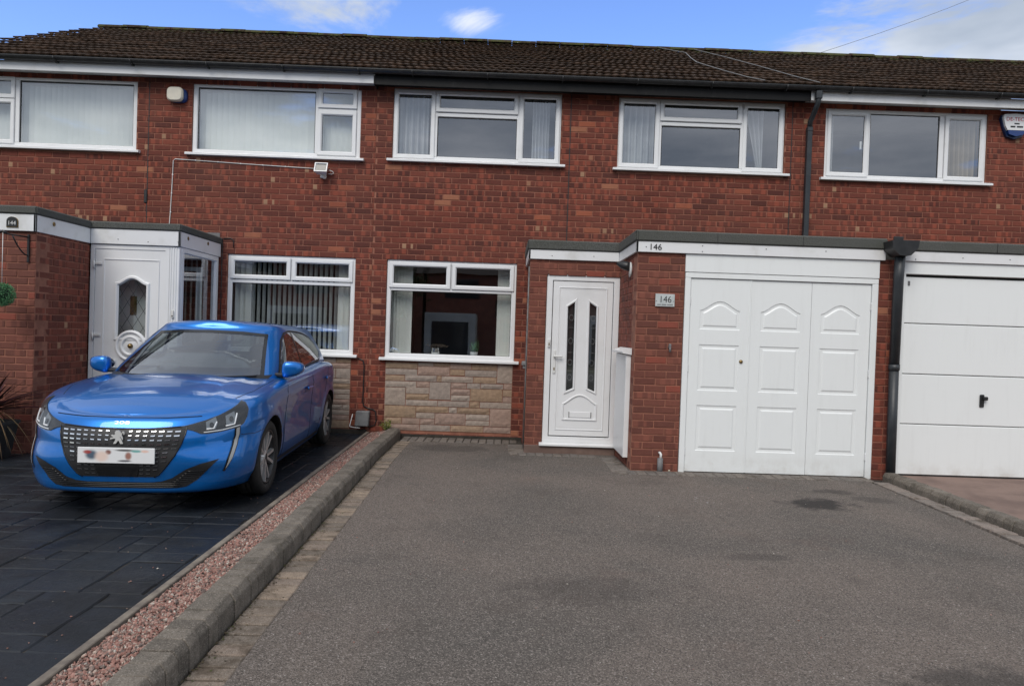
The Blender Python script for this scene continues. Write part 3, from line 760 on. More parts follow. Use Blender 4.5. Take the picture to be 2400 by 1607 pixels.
# hopper and downpipe between the garages
hp = MB()
pr = [(-.15, 2.572), (.148, 2.578), (.135, 2.50), (.06, 2.425), (-.06, 2.42), (-.135, 2.49)]
hp.prism([(4.085+u*.95, v) for u, v in pr], lambda u, v, w: (u, -2.33+w, v), .185)
hp.box(4.06, 4.16, -2.15, -2.13, 2.55, 2.64, .004)
hopper = part('rainwater_hopper', hp, MT['blackplastic'], HOUSE['148'])
d = MB(); d.tube([(4.088, -2.225, 2.43), (4.094, -2.20, 2.2), (4.096, -2.185, 1.28)], .05, 14); d.tube([(4.096, -2.185, 1.30), (4.096, -2.185, 1.24)], .055, 14); d.tube([(4.096, -2.185, 1.26), (4.105, -2.185, .06)], .047, 14)
part('downpipe', d, MT['pipegrey'], HOUSE['148'])

# ---------------------------------------------------------------- garage door of the middle house
def poly_inset(poly, d):
    n = len(poly); out = []
    for i in range(n):
        p0, p1, p2 = Vector(poly[i-1]), Vector(poly[i]), Vector(poly[(i+1) % n])
        e1 = (p1-p0).normalized(); e2 = (p2-p1).normalized(); n1 = Vector((-e1.y, e1.x)); n2 = Vector((-e2.y, e2.x))
        b = (n1+n2); b = b/max(.3, b.dot(n1)) if b.length > 1e-6 else n1
        out.append(tuple(p1+b*d))
    return out
def arch_poly(u0, u1, zb, zs, zt, n=12):      # counter-clockwise, ogee head
    P = [(u0, zb), (u1, zb), (u1, zs)]
    for i in range(1, n):
        f = i/n; P.append((u1+(u0-u1)*f, zs+(zt-zs)*(math.sin(math.pi*f)**1.6)))
    return P+[(u0, zs)]
def leaf_with_panels(mb, u0, u1, z0, z1, polys, T, thick=.04):
    bm = bmesh.new(); ed = []
    for loop in [[(u0, z0), (u1, z0), (u1, z1), (u0, z1)]]+polys:
        vs = [bm.verts.new((u, z, 0)) for u, z in loop]; ed += [bm.edges.new((vs[i], vs[(i+1) % len(vs)])) for i in range(len(vs))]
    bmesh.ops.triangle_fill(bm, use_beauty=True, use_dissolve=False, edges=ed, normal=(0, 0, 1))
    bm.verts.index_update()
    mb.mesh([T(v.co.x, 0, v.co.y) for v in bm.verts], [tuple(v.index for v in f.verts) for f in bm.faces]); bm.free()
    c = [(u0, z0), (u1, z0), (u1, z1), (u0, z1)]
    for i in range(4):
        a, b = c[i], c[(i+1) % 4]; mb.face([T(a[0], 0, a[1]), T(b[0], 0, b[1]), T(b[0], thick, b[1]), T(a[0], thick, a[1])])
def sunk_panel(mb, poly, T, prof):
    L = [[T(u, y, z) for u, z in poly_inset(poly, i)] for i, y in prof]
    for a, b in zip(L[:-1], L[1:]):
        for k in range(len(a)): mb.face([a[k], a[(k+1) % len(a)], b[(k+1) % len(a)], b[k]])
    last = poly_inset(poly, prof[-1][0]); tri = tessellate_polygon([[Vector((u, z, 0)) for u, z in last]])
    mb.mesh(L[-1], [tuple(t) for t in tri])
H = HOUSE['146']
hd = MB(); hd.box(1.887, 3.940, -2.118, -2.08, 2.196, 2.384, .003); part('garage_header', hd, MT['doorpaint'], H)
fr = MB(); fr.box(1.892, 1.952, -2.113, -2.03, .075, 2.135, .004); fr.box(3.874, 3.938, -2.113, -2.03, .075, 2.135, .004); fr.box(1.892, 3.938, -2.113, -2.03, 2.136, 2.192, .004)
part('garage_door_frame', fr, MT['doorpaint'], H)
gd = MB(); gd.box(1.953, 3.873, -2.03, -2.02, .07, 2.134); gdo = part('garage_door', gd, MT['rubber'], H)
for i, (a, b) in enumerate(((1.957, 2.5985), (2.6035, 3.2385), (3.2425, 3.869))):
    u = (b-a); q0, q1 = a+.165*u, a+.83*u
    polys = [arch_poly(q0, q1, 1.60, 1.80, 1.90), [(q0, .955), (q1, .955), (q1, 1.44), (q0, 1.44)], [(q0, .32), (q1, .32), (q1, .80), (q0, .80)]]
    yy = -2.094 - (.003 if i == 0 else 0)
    T = lambda x_, y_, z_: (x_, yy+y_, z_)
    mb = MB(); leaf_with_panels(mb, a, b, .098, 2.13, polys, T); lf = part('door_leaf', mb, MT['doorpaint'], gdo)
    for pl in polys:
        mb = MB(); sunk_panel(mb, pl, T, [(0, 0), (.006, .007), (.030, .008), (.044, .001), (.05, .0005)]); part('panel', mb, MT['doorpaint'], lf)
mb = MB(); mb.lathe([(0, -.016), (.012, -.015), (.019, -.008), (.02, 0)], 16, lambda u, v, w: (2.515+u, -2.097+w, 1.272+v)); part('lock', mb, MT['brass'], gdo)
mb = MB(); mb.box(2.588, 2.6005, -2.104, -2.09, .10, 2.13, .002); part('cover_strip', mb, MT['doorpaint'], gdo)
for xx, zs_ in ((1.953, (1.86, 1.15, .27)), (3.8715, (1.86, 1.15, .27))):
    for z in zs_:
        mb = MB()
        for k in range(4): mb.tube([(xx, -2.104, z+k*.02), (xx, -2.104, z+k*.02+.016)], .007, 8)
        part('hinge', mb, MT['upvc'], gdo)

# ---------------------------------------------------------------- front door of the middle house
def bead(mb, poly, T, w=.02, hh=.012, closed=True):
    A = poly; B = poly_inset(poly, w)
    m1 = poly_inset(poly, w*.3); m2 = poly_inset(poly, w*.7)
    L = [[T(u, 0, z) for u, z in A], [T(u, -hh, z) for u, z in m1], [T(u, -hh, z) for u, z in m2], [T(u, .002, z) for u, z in B]]
    for a, b in zip(L[:-1], L[1:]):
        for k in range(len(a)): mb.face([a[k], a[(k+1) % len(a)], b[(k+1) % len(a)], b[k]])
fd = MB(); ring(fd, .506, 1.384, .19, 2.212, [(0, .09), (0, .0), (.004, -.004), (.066, -.004), (.070, .0), (.072, .07)], -1.03); fdo = part('front_door_frame', fd, MT['upvc'], H)
Tl = lambda x_, y_, z_: (x_, -1.024+y_, z_)
L0, L1, LZ0, LZ1 = .585, 1.305, .275, 2.135
def lite(x0, x1, zl, zr, bl, br, n=5):        # slender pane with raked head and foot
    P = [(x0, bl), (x1, br), (x1, zr), (x0, zl)]; return P
lt1 = [(.779, .812), (.862, .85), (.845, 1.888), (.762, 1.83)]; lt2 = [(1.047, .852), (1.130, .815), (1.113, 1.835), (1.030, 1.888)]
lt1 = [(.775, .812), (.858, .85), (.850, 1.888), (.767, 1.83)]; lt2 = [(1.037, .852), (1.120, .815), (1.112, 1.835), (1.029, 1.888)]
mb = MB(); leaf_with_panels(mb, L0, L1, LZ0, LZ1, [lt1, lt2], Tl, .05); fleaf = part('front_door', mb, MT['upvc'], H)
mb = MB(); ring(mb, L0+.066, L1-.066, LZ0+.066, LZ1-.066, [(0, .0), (.004, -.006), (.012, -.006), (.022, .010), (.03, -.001)], -1.025); part('moulding', mb, MT['upvc'], fleaf)
for l in (lt1, lt2):
    mb = MB(); mb.mesh([Tl(u, .018, z) for u, z in l], [(0, 1, 2, 3)]); part('pane', mb, MT['glass'], fleaf)
    mb = MB(); bead(mb, poly_inset(l, -.026), Tl, .028, .013); part('moulding', mb, MT['upvc'], fleaf)
    cx = (l[0][0]+l[1][0])/2+.0; s = MB()
    for zc in (1.70, 1.42, 1.16, .98):
        s.tube([(cx-.002+.026*math.cos(a*math.pi/8), -1.024+.016, zc+.034*math.sin(a*math.pi/8)) for a in range(17)], .0022, 5)
    for zc in (1.58, 1.28, 1.06): s.tube([(cx-.036, -1.009, zc), (cx+.036, -1.009, zc)], .002, 5)
    part('leaded_pattern', s, MT['leadgrey'], fleaf)
mb = MB(); mb.face([(.73, -.985, .75), (1.16, -.985, .75), (1.16, -.985, 1.95), (.73, -.985, 1.95)]); part('obscured_backing', mb, MT['rubber'], fleaf)
ap = [(.735, .46), (1.16, .46), (1.16, .665)]+[(1.16+(.735-1.16)*f, .665+.115*math.sin(math.pi*f)**1.3) for f in [i/12 for i in range(1, 12)]]+[(.735, .665)]
mb = MB(); bead(mb, ap, Tl, .024, .012); part('moulding', mb, MT['upvc'], fleaf)
mb = MB(); mb.box(.818, 1.09, -1.032, -1.022, .497, .567, .004); lb = part('letterbox', mb, MT['upvc'], fleaf)
for a in (.818, 1.083):
    mb = MB(); mb.box(a, a+.007, -1.035, -1.03, .497, .567); part('letterbox_end', mb, MT['rubber'], lb)
mb = MB(); mb.box(.604, .640, -1.036, -1.022, 1.02, 1.30, .006); mb.box(.61, .72, -1.075, -1.055, 1.218, 1.242, .007); mb.tube([(.622, -1.03, 1.23), (.622, -1.065, 1.23)], .011, 8)
hdl = part('door_handle', mb, MT['upvc_old'], fleaf)
mb = MB(); mb.box(.615, .629, -1.039, -1.035, 1.06, 1.095, .001); part('keyhole', mb, MT['brass'], hdl)
mb = MB(); mb.box(.536, .566, -1.052, -1.033, 1.335, 1.43, .004); db = part('door_bell', mb, MT['upvc_old'], H)
mb = MB(); mb.box(.545, .557, -1.056, -1.051, 1.355, 1.39, .002); part('bell_button', mb, MT['brass'], db)
mb = MB(); mb.prism([(-1.115, .158), (-1.115, .178), (-1.05, .19), (-.98, .19), (-.98, .158)], lambda u, v, w: (.468+w, u, v), .914); part('door_sill', mb, MT['upvc'], H)
mb = MB(); mb.box(.29, 1.384, -1.085, -.98, .0, .156, .006); part('door_step', mb, MT['concrete'], H)
# white boxed-in panel with a sloping cap beside the door
mb = MB(); mb.box(1.330, 1.384, -1.93, -1.26, .19, 1.30, .004); bp = part('boxed_pipe_panel', mb, MT['upvc'], H, label='tall white panel with sloping cap beside the front door')
mb = MB(); mb.prism([(1.285, 1.315), (1.285, 1.335), (1.384, 1.372), (1.384, 1.30)], lambda u, v, w: (u, -1.955+w, v), .72); part('cap', mb, MT['upvc'], bp)
# rusty pipe down the corner, overflow block on the porch side
mb = MB(); mb.tube([(.285, -.98, .1), (.285, -.98, 2.3)], .008, 6); part('corner_cable', mb, MT['leadgrey'], H)
mb = MB(); mb.box(.235, .295, -.95, -.80, 1.10, 1.15, .008); mb.box(.25, .285, -.93, -.82, 1.06, 1.10, .006); part('air_vent', mb, MT['leadgrey'], H)

# ---------------------------------------------------------------- sectional garage door
H = HOUSE['148']
mb = MB(); mb.box(4.152, 4.222, -2.118, -2.03, .10, 2.33, .004); mb.box(4.152, 6.8, -2.119, -2.03, 2.256, 2.386, .004); part('garage_door_frame', mb, MT['doorpaint'], H)
mb = MB(); mb.box(4.2, 6.8, -2.05, -2.04, .08, 2.25); g8 = part('garage_door', mb, MT['rubber'], H)
zz = [.132, .672, 1.203, 1.738, 2.232]
for a, b in zip(zz[:-1], zz[1:]):
    mb = MB(); mb.box(4.226, 6.8, -2.088, -2.052, a+.004, b-.004, .006); part('door_section', mb, MT['doorpaint'], g8)
mb = MB(); mb.box(4.226, 6.8, -2.086, -2.052, .095, .128, .004); part('weather_seal', mb, MT['rubber'], g8)
mb = MB(); mb.box(5.075, 5.125, -2.104, -2.088, .875, 1.01, .008); mb.box(5.10, 5.145, -2.135, -2.104, .95, .99, .008); part('door_handle', mb, MT['blackplastic'], g8)
mb = MB(); mb.box(4.258, 4.282, -2.094, -2.088, 2.135, 2.185, .003); part('maker_badge', mb, MT['leadgrey'], g8)

# ---------------------------------------------------------------- neighbour's porch
H = HOUSE['144']; YP = -1.16
Tp = lambda x_, y_, z_: (x_, YP+y_, z_)
mb = MB(); ring(mb, -4.880, -3.955, .10, 2.368, [(0, .09), (0, .0), (.004, -.004), (.05, -.004), (.055, .03)], YP); pf = part('porch_door_frame', mb, MT['upvc'], H)
head = [(-4.548, 1.90)]
gl = [(-4.545, 1.285), (-4.222, 1.285), (-4.222, 1.895)]+[(-4.222+(-4.545+4.222)*f, 1.895+.075*math.sin(math.pi*f)**1.6) for f in [i/12 for i in range(1, 12)]]+[(-4.545, 1.895)]
mb = MB(); leaf_with_panels(mb, -4.822, -3.985, .14, 2.325, [gl], lambda x_, y_, z_: (x_, YP+.004+y_, z_), .05); pd = part('porch_door', mb, MT['upvc'], H)
mb = MB(); ring(mb, -4.728, -4.07, .24, 2.205, [(0, .0), (.004, -.006), (.012, -.006), (.022, .012), (.03, .002)], YP+.002); part('moulding', mb, MT['upvc'], pd)
mb = MB(); bead(mb, poly_inset(gl, -.045), lambda x_, y_, z_: (x_, YP+.003+y_, z_), .048, .022); part('moulding', mb, MT['upvc'], pd)
mb = MB(); mb.mesh([(u, YP+.025, z) for u, z in gl], [tuple(t) for t in tessellate_polygon([[Vector((u, z, 0)) for u, z in gl]])]); part('pane', mb, MT['glass'], pd, fix=False)
mb = MB()                                                    # diamond leading
for k in range(-6, 8):
    for sgn in (1, -1):
        pts = []
        for f in [i/20 for i in range(21)]:
            z = 1.29+.66*f; xq = -4.3835+sgn*(k*.125+(z-1.6)*.62)
            if -4.542 < xq < -4.225 and z < 1.9+.07*math.sin(math.pi*min(1, max(0, (xq+4.545)/.323)))**1.6: pts.append((xq, YP+.021, z))
        if len(pts) > 1: mb.tube([pts[0], pts[-1]], .0022, 5)
part('leading', mb, MT['rubber'], pd)
mb = MB()
for rad, hh in ((.165, .03), (.105, .03)):
    mb.lathe([(rad+.022, 0), (rad+.014, hh*.8), (rad, hh), (rad-.014, hh*.8), (rad-.022, .004)], 28, lambda u, v, w: (-4.3835+u, YP+.002-w, 1.185+v))
mb.lathe([(0, .01), (.145, .01), (.145, .0)], 28, lambda u, v, w: (-4.3835+u, YP+.002-w, 1.185+v))
for sgn in (-1, 1):
    mb.box(-4.3835+sgn*.2-.03, -4.3835+sgn*.2+.03, YP-.016, YP+.004, .92, 1.02, .008)
part('roundel_moulding', mb, MT['upvc'], pd)
mb = MB(); mb.lathe([(0, .03), (.02, .028), (.028, .012), (.03, 0)], 16, lambda u, v, w: (-4.3835+u, YP-.012-w, 1.185+v)); part('door_knob', mb, MT['brass'], pd)
for z in (2.14, 1.30, .45):
    mb = MB(); mb.box(-4.835, -4.745, YP-.02, YP-.002, z-.014, z+.014, .005); mb.tube([(-4.83, YP-.015, z-.06), (-4.83, YP-.015, z+.03)], .012, 8); part('hinge', mb, MT['upvc_old'], pd)
mb = MB(); mb.box(-3.955, -3.842, YP-.002, YP+.06, .10, 2.368, .006)
for k in range(3): mb.box(-3.948+k*.03, -3.930+k*.03, YP-.010, YP, .12, 2.36, .004)
po = part('porch_corner_post', mb, MT['upvc'], H)
mb = MB(); mb.box(-3.912, -3.884, YP-.028, YP-.008, 1.53, 1.62, .004); pb = part('door_bell', mb, MT['upvc_old'], H)
mb = MB(); mb.lathe([(0, .004), (.008, .004), (.009, 0)], 10, lambda u, v, w: (-3.898+u, YP-.028-w, 1.553+v)); part('bell_button', mb, MT['rubber'], pb)
# glazed side of the porch, facing the driveway
Ts = lambda u, w, z: (-3.842-w, u, z)
mb = MB(); ring(mb, -1.10, -.05, .60, 2.368, [(0, .09), (0, 0), (.004, -.004), (.055, -.004), (.065, .03)], 0, Ts); sw = part('window', mb, MT['upvc'], H)
mb = MB(); mb.face([Ts(-1.035, .03, .665), Ts(-.115, .03, .665), Ts(-.115, .03, 2.303), Ts(-1.035, .03, 2.303)]); part('pane', mb, MT['glass'], sw)
mb = MB(); mb.box(-3.93, -3.845, -1.10, -.03, .05, .60, .004); part('dwarf_wall', mb, MT['upvc'], H)
mb = MB(); mb.box(-4.86, -4.05, -.92, -.90, .1, 2.36); mb.box(-4.90, -4.86, -1.05, -.28, .1, 2.36); part('porch_wall_and_added_screen', mb, MT['soffit'], H)  # pale screen added close behind the door glass to catch daylight, plus side wall
mb = MB(); ring(mb, -4.7, -3.95, 1.0, 2.2, [(0, .06), (0, 0), (.05, 0), (.055, .03)], -.34); part('inner_window', mb, MT['upvc'], H)
mb = MB(); mb.box(-4.53, -4.45, -.929, -.921, 1.55, 1.78, .003); part('framed_notice', mb, MT['brass'], H)
# ================================================================ ground
def sheet(name, m, f0, f1, ys, zf, n=1, kind='structure', drop=0.0):
    """strip between x=f0(y) and x=f1(y), following zf(y)"""
    mb = MB()
    for a, b in zip(ys[:-1], ys[1:]):
        for i in range(n):
            q = lambda y, t: (f0(y)+(f1(y)-f0(y))*t, y, zf(y)-drop)
            mb.face([q(a, i/n), q(a, (i+1)/n), q(b, (i+1)/n), q(b, i/n)])
    return part(name, mb, m, None, kind=kind)
g = MB(); g.face([(-300, -300, -.12), (300, -300, -.12), (300, 300, -.12), (-300, 300, -.12)]); part('ground', g, MT['earth'], None, kind='structure')
KS = -.018
tl = lambda y: -1.812-.011*y             # timber edging
kl = lambda y: -1.492+KS*y; kr = lambda y: -1.332+KS*y      # kerb
pr_ = lambda y: -1.155+KS*y              # paver edge
rp = lambda y: 3.855+.022*y; rk = lambda y: 4.012+.0075*y; rk2 = lambda y: 4.145+.0075*y
YS = [-10.2, -8, -6, -4.5, -3.2, -2.1, -1.2, -.6, .05]
sheet('driveway', MT['tarmac'], lambda y: pr_(y)-.01, lambda y: rp(y)+.01, [-10.2, -8, -6, -4.5, -3.2, -2.1, -1.2, -.36], gz, 4)
sheet('strip_footing', MT['joint'], lambda y: kl(y)-.02, lambda y: rk(y)+.15, YS, gz, 1, drop=.02)
drv = sheet('printed_driveway', MT['joint'], lambda y: -10.5, lambda y: tl(y)+.01, YS, dz, 1, drop=.009)
sheet('concrete_apron', MT['concrete'], lambda y: rk(y)+.1, lambda y: 10.5, [-10.2, -6, -4, -2.0], lambda y: .122 if y > -5 else .10, 3)
pv = MB(); pv.face([(-60, -13.4, .06), (60, -13.4, .06), (60, -10.2, .06), (-60, -10.2, .06)]); pv.box(-60, 60, -13.52, -13.4, -.1, .062, .01); part('pavement', pv, MT['kerb'], None, kind='structure')
rd = MB(); rd.face([(-80, -20.5, -.05), (80, -20.5, -.05), (80, -13.5, -.05), (-80, -13.5, -.05)]); part('road', rd, MT['road'], None, kind='structure')

# printed slabs: random ashlar
def slab_mesh(w, l, tint):
    mb = MB(); c = .008; x0, x1, y0, y1 = .002, w-.002, .002, l-.002; n = 3
    j = lambda: random.uniform(-.006, .006)
    per = [(x0+(x1-x0)*i/n, y0+j()) for i in range(n)]+[(x1+j(), y0+(y1-y0)*i/n) for i in range(n)]+[(x1-(x1-x0)*i/n, y1+j()) for i in range(n)]+[(x0+j(), y1-(y1-y0)*i/n) for i in range(n)]
    cx, cy = w/2, l/2; top = [(cx+(x-cx)*(1-2*c/w), cy+(y-cy)*(1-2*c/l), 0) for x, y in per]; bot = [(x, y, -.006) for x, y in per]
    N = len(per)
    mb.mesh(top+bot, [tuple(range(N))]+[(i, i+N, (i+1) % N+N, (i+1) % N) for i in range(N)], 0, tint); return mb
MOD = .165
SV = {}
for (a, b) in ((1, 1), (2, 1), (1, 2), (2, 2), (3, 2), (2, 3)):
    SV[(a, b)] = []
    for k in range(5):
        t = random.choice(((.016, .020, .027), (.014, .018, .025), (.017, .020, .025), (.014, .020, .029)))
        mb = slab_mesh(a*MOD, b*MOD, t); me = mb.data('slab'); me.materials.append(MT['printed']); SV[(a, b)].append((me, mb))
X0, Y0 = -10.4, -10.1; nx, ny = int((10.4-1.6)/MOD)+2, int(10.2/MOD)+1
occ = np.zeros((nx, ny), bool); slabs = []
for j in range(ny):
    for i in range(nx):
        if occ[i, j]: continue
        for (a, b) in random.sample([(1, 1), (2, 1), (1, 2), (2, 2), (3, 2), (2, 3), (2, 2), (2, 1)], 8)+[(1, 1)]:
            if i+a <= nx and j+b <= ny and not occ[i:i+a, j:j+b].any():
                occ[i:i+a, j:j+b] = True; slabs.append((X0+i*MOD, Y0+j*MOD, a, b)); break
keep = []
for x, y, a, b in slabs:
    x1, y1 = x+a*MOD, y+b*MOD
    if x > tl(y)-.03 or (x1 < -4.8 and y > -2.2) or (x1 < -3.8 and y > -1.3) or y > -.02: continue
    px, py, d = pix(((x+x1)/2, (y+y1)/2, .07)) if y > -9 else (9e9, 0, 1)
    keep.append(((-150 < px < 2400 and py < 1750)/max(d, .5), x, y, a, b))
keep.sort(key=lambda q: -q[0]); rest = MB()
pdx = ORG[drv.name]
for i, (s, x, y, a, b) in enumerate(keep):
    me, mb = random.choice(SV[(a, b)]); z = dz(y+b*MOD/2)+random.uniform(-.002, .002); over = x+a*MOD > tl(y)-.002
    tx, ty = random.uniform(-.004, .004), -.004+random.uniform(-.004, .004)
    if i < 300 and not over:
        o = bpy.data.objects.new('slab', me); COL.objects.link(o); o.parent = drv; o.location = Vector((x, y, z))-pdx; o.rotation_euler = (ty, tx, 0)
    else:
        V = [(min(v[0]+x, tl(y)-.002) if over else v[0]+x, v[1]+y, v[2]+z-tx*v[0]+ty*v[1]) for v in mb.v]
        rest.mesh(V, mb.f, 0, mb.t[0])
part('slabs', rest, MT['printed'], drv, kind='stuff', fix=False)

# timber edging boards
te = None
y = -10.0; segs = []
while y < .0:
    L = min(3.0, -.01-y)
    if L < .1: break
    mb = MB(); T = lambda u, w, z, y=y: (tl(y+w)+u, y+w, z+dz(y+w))
    nseg = 6
    for q in range(nseg): pass
    mb.box(0, .042, .003, L-.003, -.08, .034, .004, T=T)
    if te is None: te = part('timber_edging', mb, MT['timber'], None, kind='structure')
    else: part('board', mb, MT['timber'], te)
    y += L
# kerb of small concrete blocks
def kerb_block(L, w, h):
    mb = MB(); t = random.uniform(.8, 1.15); t = (.165*t, .142*t, .118*t)
    if random.random() < .2: t = tuple(v*.75 for v in t)
    pr = [(0, -.12), (0, h-.008), (.008, h), (w-.034, h), (w-.027, h-.004), (w-.009, h-.030), (w-.006, h-.038), (w, -.12)]
    n = len(pr); V = [(u, .002, z) for u, z in pr]+[(u, .007, z) for u, z in pr]
    V = []
    for yy, ins in ((.003, .003), (.006, 0), (L-.006, 0), (L-.003, .003)):
        V += [(u+(ins if u < .02 else -ins), yy, z-(ins if z > 0 else 0)) for u, z in pr]
    F = [tuple(range(n))[::-1], tuple(range(3*n, 4*n))]
    for k in range(3):
        for i in range(n): F.append((k*n+i, k*n+(i+1) % n, (k+1)*n+(i+1) % n, (k+1)*n+i))
    mb.mesh(V, F, 0, t); return mb
def run_kerb(name, fl, w, h, y0, y1, zf, flip=False, lens=(.1, .1, .1, .125, .2)):
    root = None; y = y1; ms = {}
    for L in set(lens):
        ms[L] = []
        for _ in range(5):
            me = kerb_block(L, w, h).data('kerb_block'); fixn(me); me.materials.append(MT['kerb']); ms[L].append(me)
    f = MB(); T = lambda u, v, z: (fl(v)+u, v, z+zf(v)); f.box(.02, w-.02, y0, y1, -.12, h-.06, T=T); root = part(name, f, MT['joint'], None, kind='structure')
    o3 = ORG[root.name]
    while y > y0:
        L = random.choice(lens); o = bpy.data.objects.new('kerb_block', random.choice(ms[L])); COL.objects.link(o); o.parent = root
        o.location = Vector((fl(y)+random.uniform(-.003, .003)+(w if flip else 0), y-(0 if flip else L), zf(y)+random.uniform(-.003, .003)))-o3
        o.rotation_euler = (random.uniform(-.008, .008)+(-.0 if y > -2.1 else 0), random.uniform(-.012, .012), random.uniform(-.01, .01)+math.atan(-(fl(y)-fl(y-1)))+(math.pi if flip else 0)); y -= L
    return root
run_kerb('kerb', kl, .158, .128, -9.6, -.06, gz)
run_kerb('kerb', rk, .135, .085, -9.6, -2.22, gz, True)
# paver strips
PVT = [(.25, .195, .15), (.20, .16, .128), (.27, .21, .16), (.165, .135, .11), (.23, .18, .145)]
PVG = [(.165, .145, .13), (.15, .134, .122), (.185, .16, .14)]
def paver_set(w, l, cols):
    out = []
    for t in cols*2:
        mb = MB(); mb.box(.004, w-.004, .006, l-.006, -.05, 0, .005, 0, t); me = mb.data('paver'); fixn(me); me.materials.append(MT['paver']); out.append(me)
    return out
def run_pavers(name, items, zf, bed):
    root = part(name, bed, MT['joint'], None, kind='structure'); o3 = ORG[root.name]
    for (x, y, rz, ms) in items:
        o = bpy.data.objects.new('paver', random.choice(ms)); COL.objects.link(o); o.parent = root
        o.location = Vector((x, y, zf(y)+.006+random.uniform(-.003, .003)))-o3; o.rotation_euler = (random.uniform(-.012, .012)+(-.026 if y > -2.1 else 0), random.uniform(-.012, .012), rz+random.uniform(-.012, .012))
ms = paver_set(.176, .102, PVT); it = []; y = -.46
while y > -9.5: it.append((kr(y)+.002, y-.102, .018, ms)); y -= .102
b = MB(); b.box(-1.3, -1.25, -9.5, -.5, -.05, .0, T=lambda x, y, z: (kr(y)+(x+1.3)*2+.03, y, z+gz(y)-.01)); run_pavers('paver_strip', it, gz, b)
it = []; y = -2.35; msr = paver_set(.158, .102, [(.24, .20, .175), (.26, .215, .19), (.215, .185, .165)])
while y > -9.5: it.append((rk(y)-.160, y-.102, -.008, msr)); y -= .102
b = MB(); b.box(0, .1, -9.5, -2.4, -.05, .0, T=lambda x, y, z: (rk(y)-.13+x, y, z+gz(y)-.01)); run_pavers('paver_strip', it, gz, b)
it = []; mg = paver_set(.2, .1, PVG); mh = paver_set(.1, .2, PVG)
x = 1.22
while x < 3.86: it.append((x, -2.335, 0, mh)); x += .102
b = MB(); b.box(1.25, 3.86, -2.33, -2.12, .02, .083); run_pavers('paver_strip', it, gz, b)
it = []                                             # in front of the porch, and under the window
x = .12
while x < 1.1: it.append((x, -1.315, 0, mh)); x += .102
for k in range(9): it.append((1.17, -1.40-k*.102, 0, mg))
x = -1.30
while x < .12: it.append((x, -.40, 0, mh)); x += .102
x = -1.30
while x < .2: it.append((x, -.20, 0, mh)); x += .102
for k in range(7): it.append((.10, -.52-k*.102, 0, mg))
b = MB(); b.box(-1.3, .28, -.38, .0, .0, .03); b.box(.12, 1.3, -1.3, -1.0, .0, .055); run_pavers('paver_strip', it, gz, b)
# gravel between timber and kerb: thousands of stones over a bed
def gh(x, y):
    t = (x-(tl(y)+.045))/max(.05, (kl(y)-tl(y)-.045)); a, c = dz(y)+.015, gz(y)+.098
    return a+(c-a)*min(1, max(0, t))
bed = MB(); ys = [-9.6, -8, -6, -4, -2.1, -1, -.03]
for a, c in zip(ys[:-1], ys[1:]): bed.face([(tl(a)+.04, a, gh(tl(a)+.04, a)-.012), (kl(a)+.01, a, gh(kl(a), a)-.012), (kl(c)+.01, c, gh(kl(c), c)-.012), (tl(c)+.04, c, gh(tl(c)+.04, c)-.012)])
part('gravel_bed', bed, MT['joint'], None, kind='structure')
bm = bmesh.new(); bmesh.ops.create_icosphere(bm, subdivisions=1, radius=1); iv = np.array([v.co[:] for v in bm.verts]); itf = np.array([[v.index for v in f.verts] for f in bm.faces]); bm.free()
GC = np.array([(.29, .15, .122), (.33, .185, .152), (.235, .122, .10), (.36, .235, .197), (.19, .14, .12), (.38, .30, .25), (.13, .10, .09), (.46, .42, .37)]); GW = np.array([.19, .17, .15, .14, .12, .09, .09, .05])
NS = 24000
yy = -9.2+9.15*rng.random(NS)**.75; yy = -.05-(9.1)*(rng.random(NS)**.8); tt = rng.random(NS)
xs_ = np.array([tl(v)+.05+(kl(v)-tl(v)-.055)*t for v, t in zip(yy, tt)]); zs_ = np.array([gh(a, c) for a, c in zip(xs_, yy)])
sz = .0045+.0045*rng.random(NS)**1.5; sz[rng.random(NS) < .02] *= 1.6
V = np.empty((NS, 12, 3)); 
for i in range(NS):
    e = rng.normal(size=(3, 3)); q, _ = np.linalg.qr(e); s3 = sz[i]*np.array([1.25, 1, .72])
    V[i] = (iv*(1+.18*rng.normal(size=(12, 1)))*s3) @ q.T+np.array([xs_[i], yy[i], zs_[i]+rng.uniform(-.003, .006)])
me = bpy.data.meshes.new('gravel'); Fi = (itf[None]+(np.arange(NS)*12)[:, None, None]).reshape(-1, 3)
me.from_pydata(V.reshape(-1, 3).tolist(), [], Fi.tolist())
at = me.attributes.new('tint', 'FLOAT_COLOR', 'FACE'); cc = GC[rng.choice(8, NS, p=GW/GW.sum())]*(.8+.4*rng.random((NS, 1)))
at.data.foreach_set('color', np.concatenate([np.repeat(cc, 20, 0), np.ones((NS*20, 1))], 1).astype('f').ravel()); me.update()
o = part('gravel', me, MT['gravel'], None, kind='stuff', fix=False); o['label'] = 'pinkish brown gravel filling the strip between timber edging and kerb'; o['category'] = 'gravel'
# loose chippings and grit scattered over the drives
mb = MB(); NC = 420
for i in range(NC):
    if i < 300: y = -9+8.4*random.random(); x = random.uniform(pr_(y)-.15, rp(y)); z = gz(y)
    else: y = -7+6*random.random(); x = tl(y)-abs(random.gauss(0, .7))-.02; z = dz(y)
    s = random.uniform(.002, .006); c = random.choice(GC)*random.uniform(.6, 1.2)
    mb.mesh([(x+v[0]*s*random.uniform(.7, 1.3), y+v[1]*s*random.uniform(.7, 1.3), z+s*.4+v[2]*s*.7) for v in iv], [tuple(f) for f in itf], 0, tuple(c))
o = part('loose_grit', mb, MT['gravel'], None, kind='stuff', fix=False); o['label'] = 'loose grit and chippings scattered over the drives'; o['category'] = 'grit'
